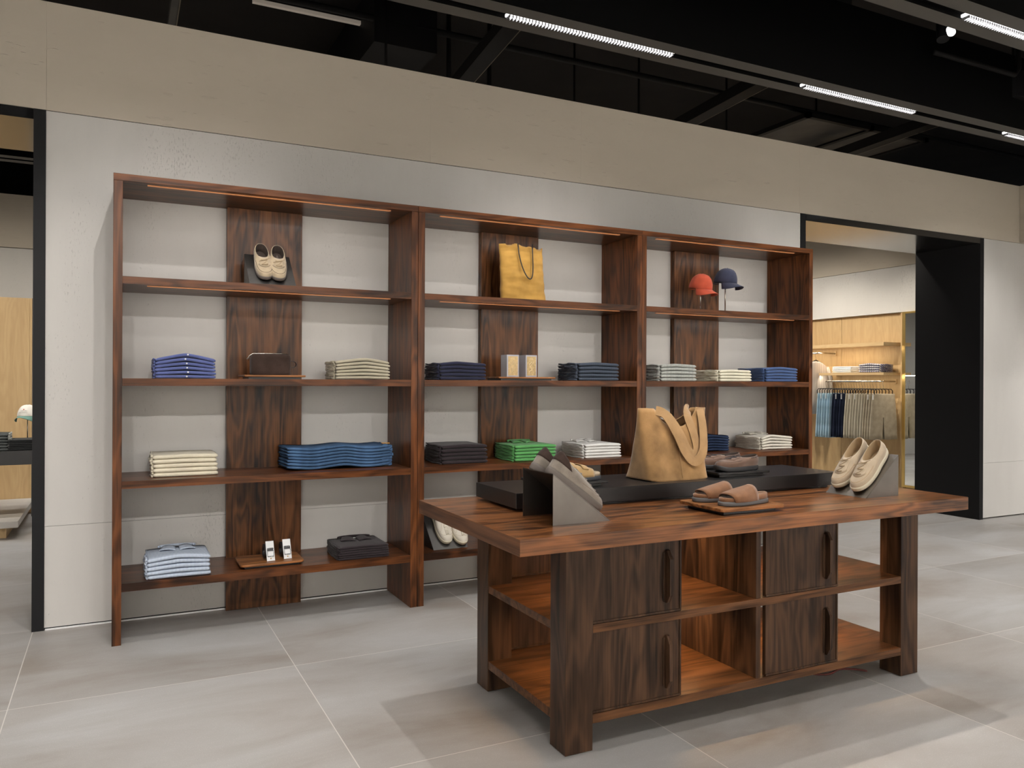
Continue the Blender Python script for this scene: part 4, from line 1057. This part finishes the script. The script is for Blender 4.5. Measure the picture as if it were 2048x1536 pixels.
def hanger(w, x, y, zr, label, group, bar=True):
    t = thing('clothes_hanger', label, 'hanger', (x, y, zr - .1005), (0, 0, 0), group)
    MB().tube([(0, 0, 0.0), (0, 0, .035), (-.010, 0, .055), (-.0145, 0, .075), (-.0135, 0, .1), (-.004, 0, .1125), (.008, 0, .1125), (.0145, 0, .1)], .002, 6).build('hook', m_nickel, t, smooth=True)
    if bar: MB().tube([(-w / 2, 0, -.065), (-w / 2 - .004, 0, -.02), (-w / 2 + .02, 0, 0), (0, 0, .004), (w / 2 - .02, 0, 0), (w / 2 + .004, 0, -.02), (w / 2, 0, -.065)], .0055, 8).build('bar', m_blackm, t, smooth=True)
    else: MB().tube([(-w / 2, 0, -.09), (-w / 4, 0, -.03), (0, 0, .004), (w / 4, 0, -.03), (w / 2, 0, -.09)], .008, 8).build('bar', m_blackm, t, smooth=True)
    return t
def shorts_mesh(seed, W_=.36, H_=.58, th=.028):
    m = MB(); rr = random.Random(seed); n = 32; ph = rr.random() * 6
    def ring(x0, x1, z, tk, flare=0):
        cx, hw = (x0 + x1) / 2, (x1 - x0) / 2; pts = []
        for i in range(n):
            a = 2 * PI * i / n; c, s_ = math.cos(a), math.sin(a)
            x = cx + hw * math.copysign(abs(c) ** .8, c)
            y = math.copysign(abs(s_) ** .7, s_) * tk * (1 + .35 * math.sin(x * 40 + ph)) + .0045 * math.sin(x * 22 + ph + z * 6) * min(1, -z * 3)
            pts.append((x, y, z + .003 * math.sin(x * 30 + ph) * (z < -.4)))
        return pts
    cz = -.30
    m.rings([ring(-W_ / 2 * q, W_ / 2 * q, z, tk) for z, q, tk in ((0, .97, .006), (-.012, .98, .008), (-.035, .98, .007), (-.06, 1.0, .008), (-.15, 1.06, .010), (-.24, 1.10, .0105), (cz, 1.13, .0105))], cap1=False)
    for sg in (-1, 1):
        a0 = .004; W2 = W_ / 2 * 1.13
        m.rings([ring(*(sorted((sg * lerp(a0 * .2, .02, k), sg * lerp(W2, W2 * 1.06, k)))), lerp(cz, -H_, k), lerp(.0105, .0115, k)) for k in (0, .2, .4, .6, .8, 1)], cap0=False)
    return m
den_l = mat('bleached_blue_denim', (.36, .50, .60), .95, bump=.4, bscale=200, var=.22, vscale=12, spec=.1)
den_d = mat('dark_blue_denim', (.02, .026, .05), .95, bump=.4, bscale=200, var=.25, vscale=12, spec=.1)
sh_cr = cloth('stone_cotton', (.42, .385, .31)); sh_be = cloth('beige_linen', (.36, .31, .235), var=.15, vscale=15)
kinds = [('bleached blue denim', den_l, 6), ('dark blue denim', den_d, 5), ('stone cotton', sh_cr, 7), ('beige linen', sh_be, 4)]
ordn = ['farthest left', 'second from its left', 'third from its left', 'fourth from its left', 'fifth from its left', 'sixth from its left', 'seventh from its left']
yy = 2.63; idx = 0; seedm = {}
for kn, km, cnt in kinds:
    protos = [shorts_mesh(hash(kn) % 7 + q if False else len(kn) + q) for q in range(2)]
    pm = []
    for q, p in enumerate(protos):
        me = bpy.data.meshes.new('shorts_body'); me.from_pydata([tuple(v) for v in p.v], [], p.f); me.update()
        for po in me.polygons: po.use_smooth = True
        me.materials.append(km); pm.append(me)
    for j in range(cnt):
        pos = ordn[j]
        hanger(.33, 8.72, yy, 1.43 + .0, f'black clip hanger holding {kn} shorts, {pos} among those', 'clip hangers on the lower rail')
        t = thing('hanging_shorts', f'{kn} shorts on the lower rail, {pos} of that colour', 'shorts', (8.72, yy, 1.43 - .158), (0, 0, .06 + R.uniform(-.02, .02) if kn != 'beige linen' else .04 - .07 * j), 'shorts hanging beyond the doorway')
        o = bpy.data.objects.new('shorts_body', pm[j % 2]); COL.objects.link(o); o.parent = t
        o.scale = (1, 1, 1 if kn != 'bleached blue denim' else 1.02)
        if j in (1, 3): MB().box(-.19, -.17, -.022, -.020, -.075, -.01).build('swing_tag', m_white, t)
        yy -= .042 if kn != 'beige linen' else .05; idx += 1
# hanging shirts on the upper rail
c_hang = stripes('taupe_striped_cotton', (.55, .50, .45), (.46, .41, .37), 160); c_hang2 = cloth('grey_taupe_cotton', (.30, .27, .24))
for j in range(5):
    y = 2.79 + j * .115
    hanger(.38, 8.70, y, 1.82, ['black shoulder hanger on the upper rail, nearest the oak shelf', 'black shoulder hanger, second from the oak shelf', 'black shoulder hanger, third from the oak shelf', 'black shoulder hanger, fourth from the oak shelf', 'black shoulder hanger, fifth from the oak shelf'][j], 'shoulder hangers on the upper rail', bar=False)
    t = thing('hanging_shirt', ['taupe striped shirt hanging nearest the oak shelf', 'grey taupe shirt hanging second from the oak shelf', 'taupe striped shirt hanging third from the oak shelf', 'grey taupe shirt hanging fourth from the oak shelf', 'taupe striped shirt hanging fifth from the oak shelf'][j], 'shirt', (8.70, y, 1.70), (0, 0, .1), 'shirts hanging beyond the doorway')
    t.rotation_euler = (0, 0, 0)
    def sr(z, hw, tk, ph):
        return [(hw * math.copysign(abs(math.cos(a)) ** .8, math.cos(a)), tk * math.copysign(abs(math.sin(a)) ** .7, math.sin(a)) + .008 * math.sin(hw * math.cos(a) * 30 + ph), z) for a in [2 * PI * i / 30 for i in range(30)]]
    prof = [(.005, .06, .02), (-.02, .12, .022), (-.06, .19, .022), (-.10, .235, .024), (-.2, .265, .025), (-.35, .27, .026), (-.55, .25, .026), (-.72, .26, .028)]
    MB().rings([sr(z, w_, tk, j) for z, w_, tk in prof], cap0=False).build('shirt_body', (c_hang, c_hang2)[j % 2], t, smooth=True, solid=.002)
    for sg in (-1, 1):
        MB().tube([(sg * .20, 0, -.08), (sg * .27, 0, -.22), (sg * .29, .005, -.42), (sg * .28, .01, -.58)], [.038, .040, .036, .032], 12).build('sleeve', (c_hang, c_hang2)[j % 2], t, smooth=True)
# folded stacks on the short shelf (turned so the fold faces the camera side, -x)
c_gham = stripes('blue_gingham', (.55, .52, .50), (.06, .06, .15), 190, check=True)
stack('folded_shirt', 'shirt', 4, .30, .26, .082, (8.722, 2.38, 1.5455), c_wht, 'folded white shirt', 'on the oak shelf', archT=.002, group='white shirts beyond the doorway', rot=-PI / 2, seed=203)
stack('folded_shirt', 'shirt', 4, .32, .26, .105, (8.722, 1.945, 1.5455), c_gham, 'folded blue gingham shirt', 'on the short oak shelf', archT=.016, group='gingham shirts beyond the doorway', rot=-PI / 2, extras=sidefolds(c_gham, 2, .03, side=1), seed=213)

# ================================================================== ROOM BEYOND LEFT DOORWAY
t = thing('display_platform', 'low grey stone platform with oak base beyond the left opening', 'platform', (-6.0, 3.02, 0))
m_stone = mat('grey_stone', (.42, .395, .36), .6, var=.1, vscale=3)
MB().box(0, 5.25, 0, 1.54, .105, .162).build('platform_slab', m_stone, t, bevel=.002)
MB().box(.1, 5.15, .12, 1.5, .0005, .1045).build('platform_base', oak_y, t)
t = thing('oak_screen', 'tall pale oak screen standing behind the cap beyond the left opening', 'screen', (-3.475, 4.57, .0))
MB().box(0, 2.68, 0, .06, .005, 2.26).build('screen_panel', oak_z, t, bevel=.002)
MB().box(2.681, 2.70, 0, .06, .005, 2.26).build('screen_edge', oak_z, t)
t = thing('display_counter', 'black display counter with folded jeans beyond the left opening', 'counter', (-3.0, 3.22, .1625))
MB().box(0, 2.45, 0, .62, .475, .60).build('countertop', m_riser, t, bevel=.002)
for lx in (.05, 2.33):
    for ly in (.03, .51): MB().box(lx, lx + .08, ly, ly + .08, .0005, .4745).build('leg', m_riser, t)
CZ = .7627
stack('folded_trousers', 'trousers', 6, .36, .30, .095, (-.675, 3.30, CZ), cloth('black_cotton', (.016, .017, .018)), 'folded black trousers', 'under the white cap', group='black trousers beyond the left opening', seed=303)
stack('folded_jeans', 'jeans', 6, .44, .30, .155, (-1.075, 3.29, CZ), denim('charcoal_denim', (.06, .065, .065)), 'folded charcoal jeans', 'left of the white cap', archT=.004, wave=.003, group='charcoal jeans beyond the left opening', extras=sidefolds(c_grey, 2, .03, side=1), seed=313)
cap('baseball_cap', cloth('off_white_twill', (.68, .65, .60)), cloth('sea_green_twill', (.13, .25, .21)), 'off-white cap with green brim and red dot beyond the left opening', (-.735, 3.66, CZ + .0003), -.30, .29, 'thin metal cap stand under the white and green cap', -.05, mark=True)
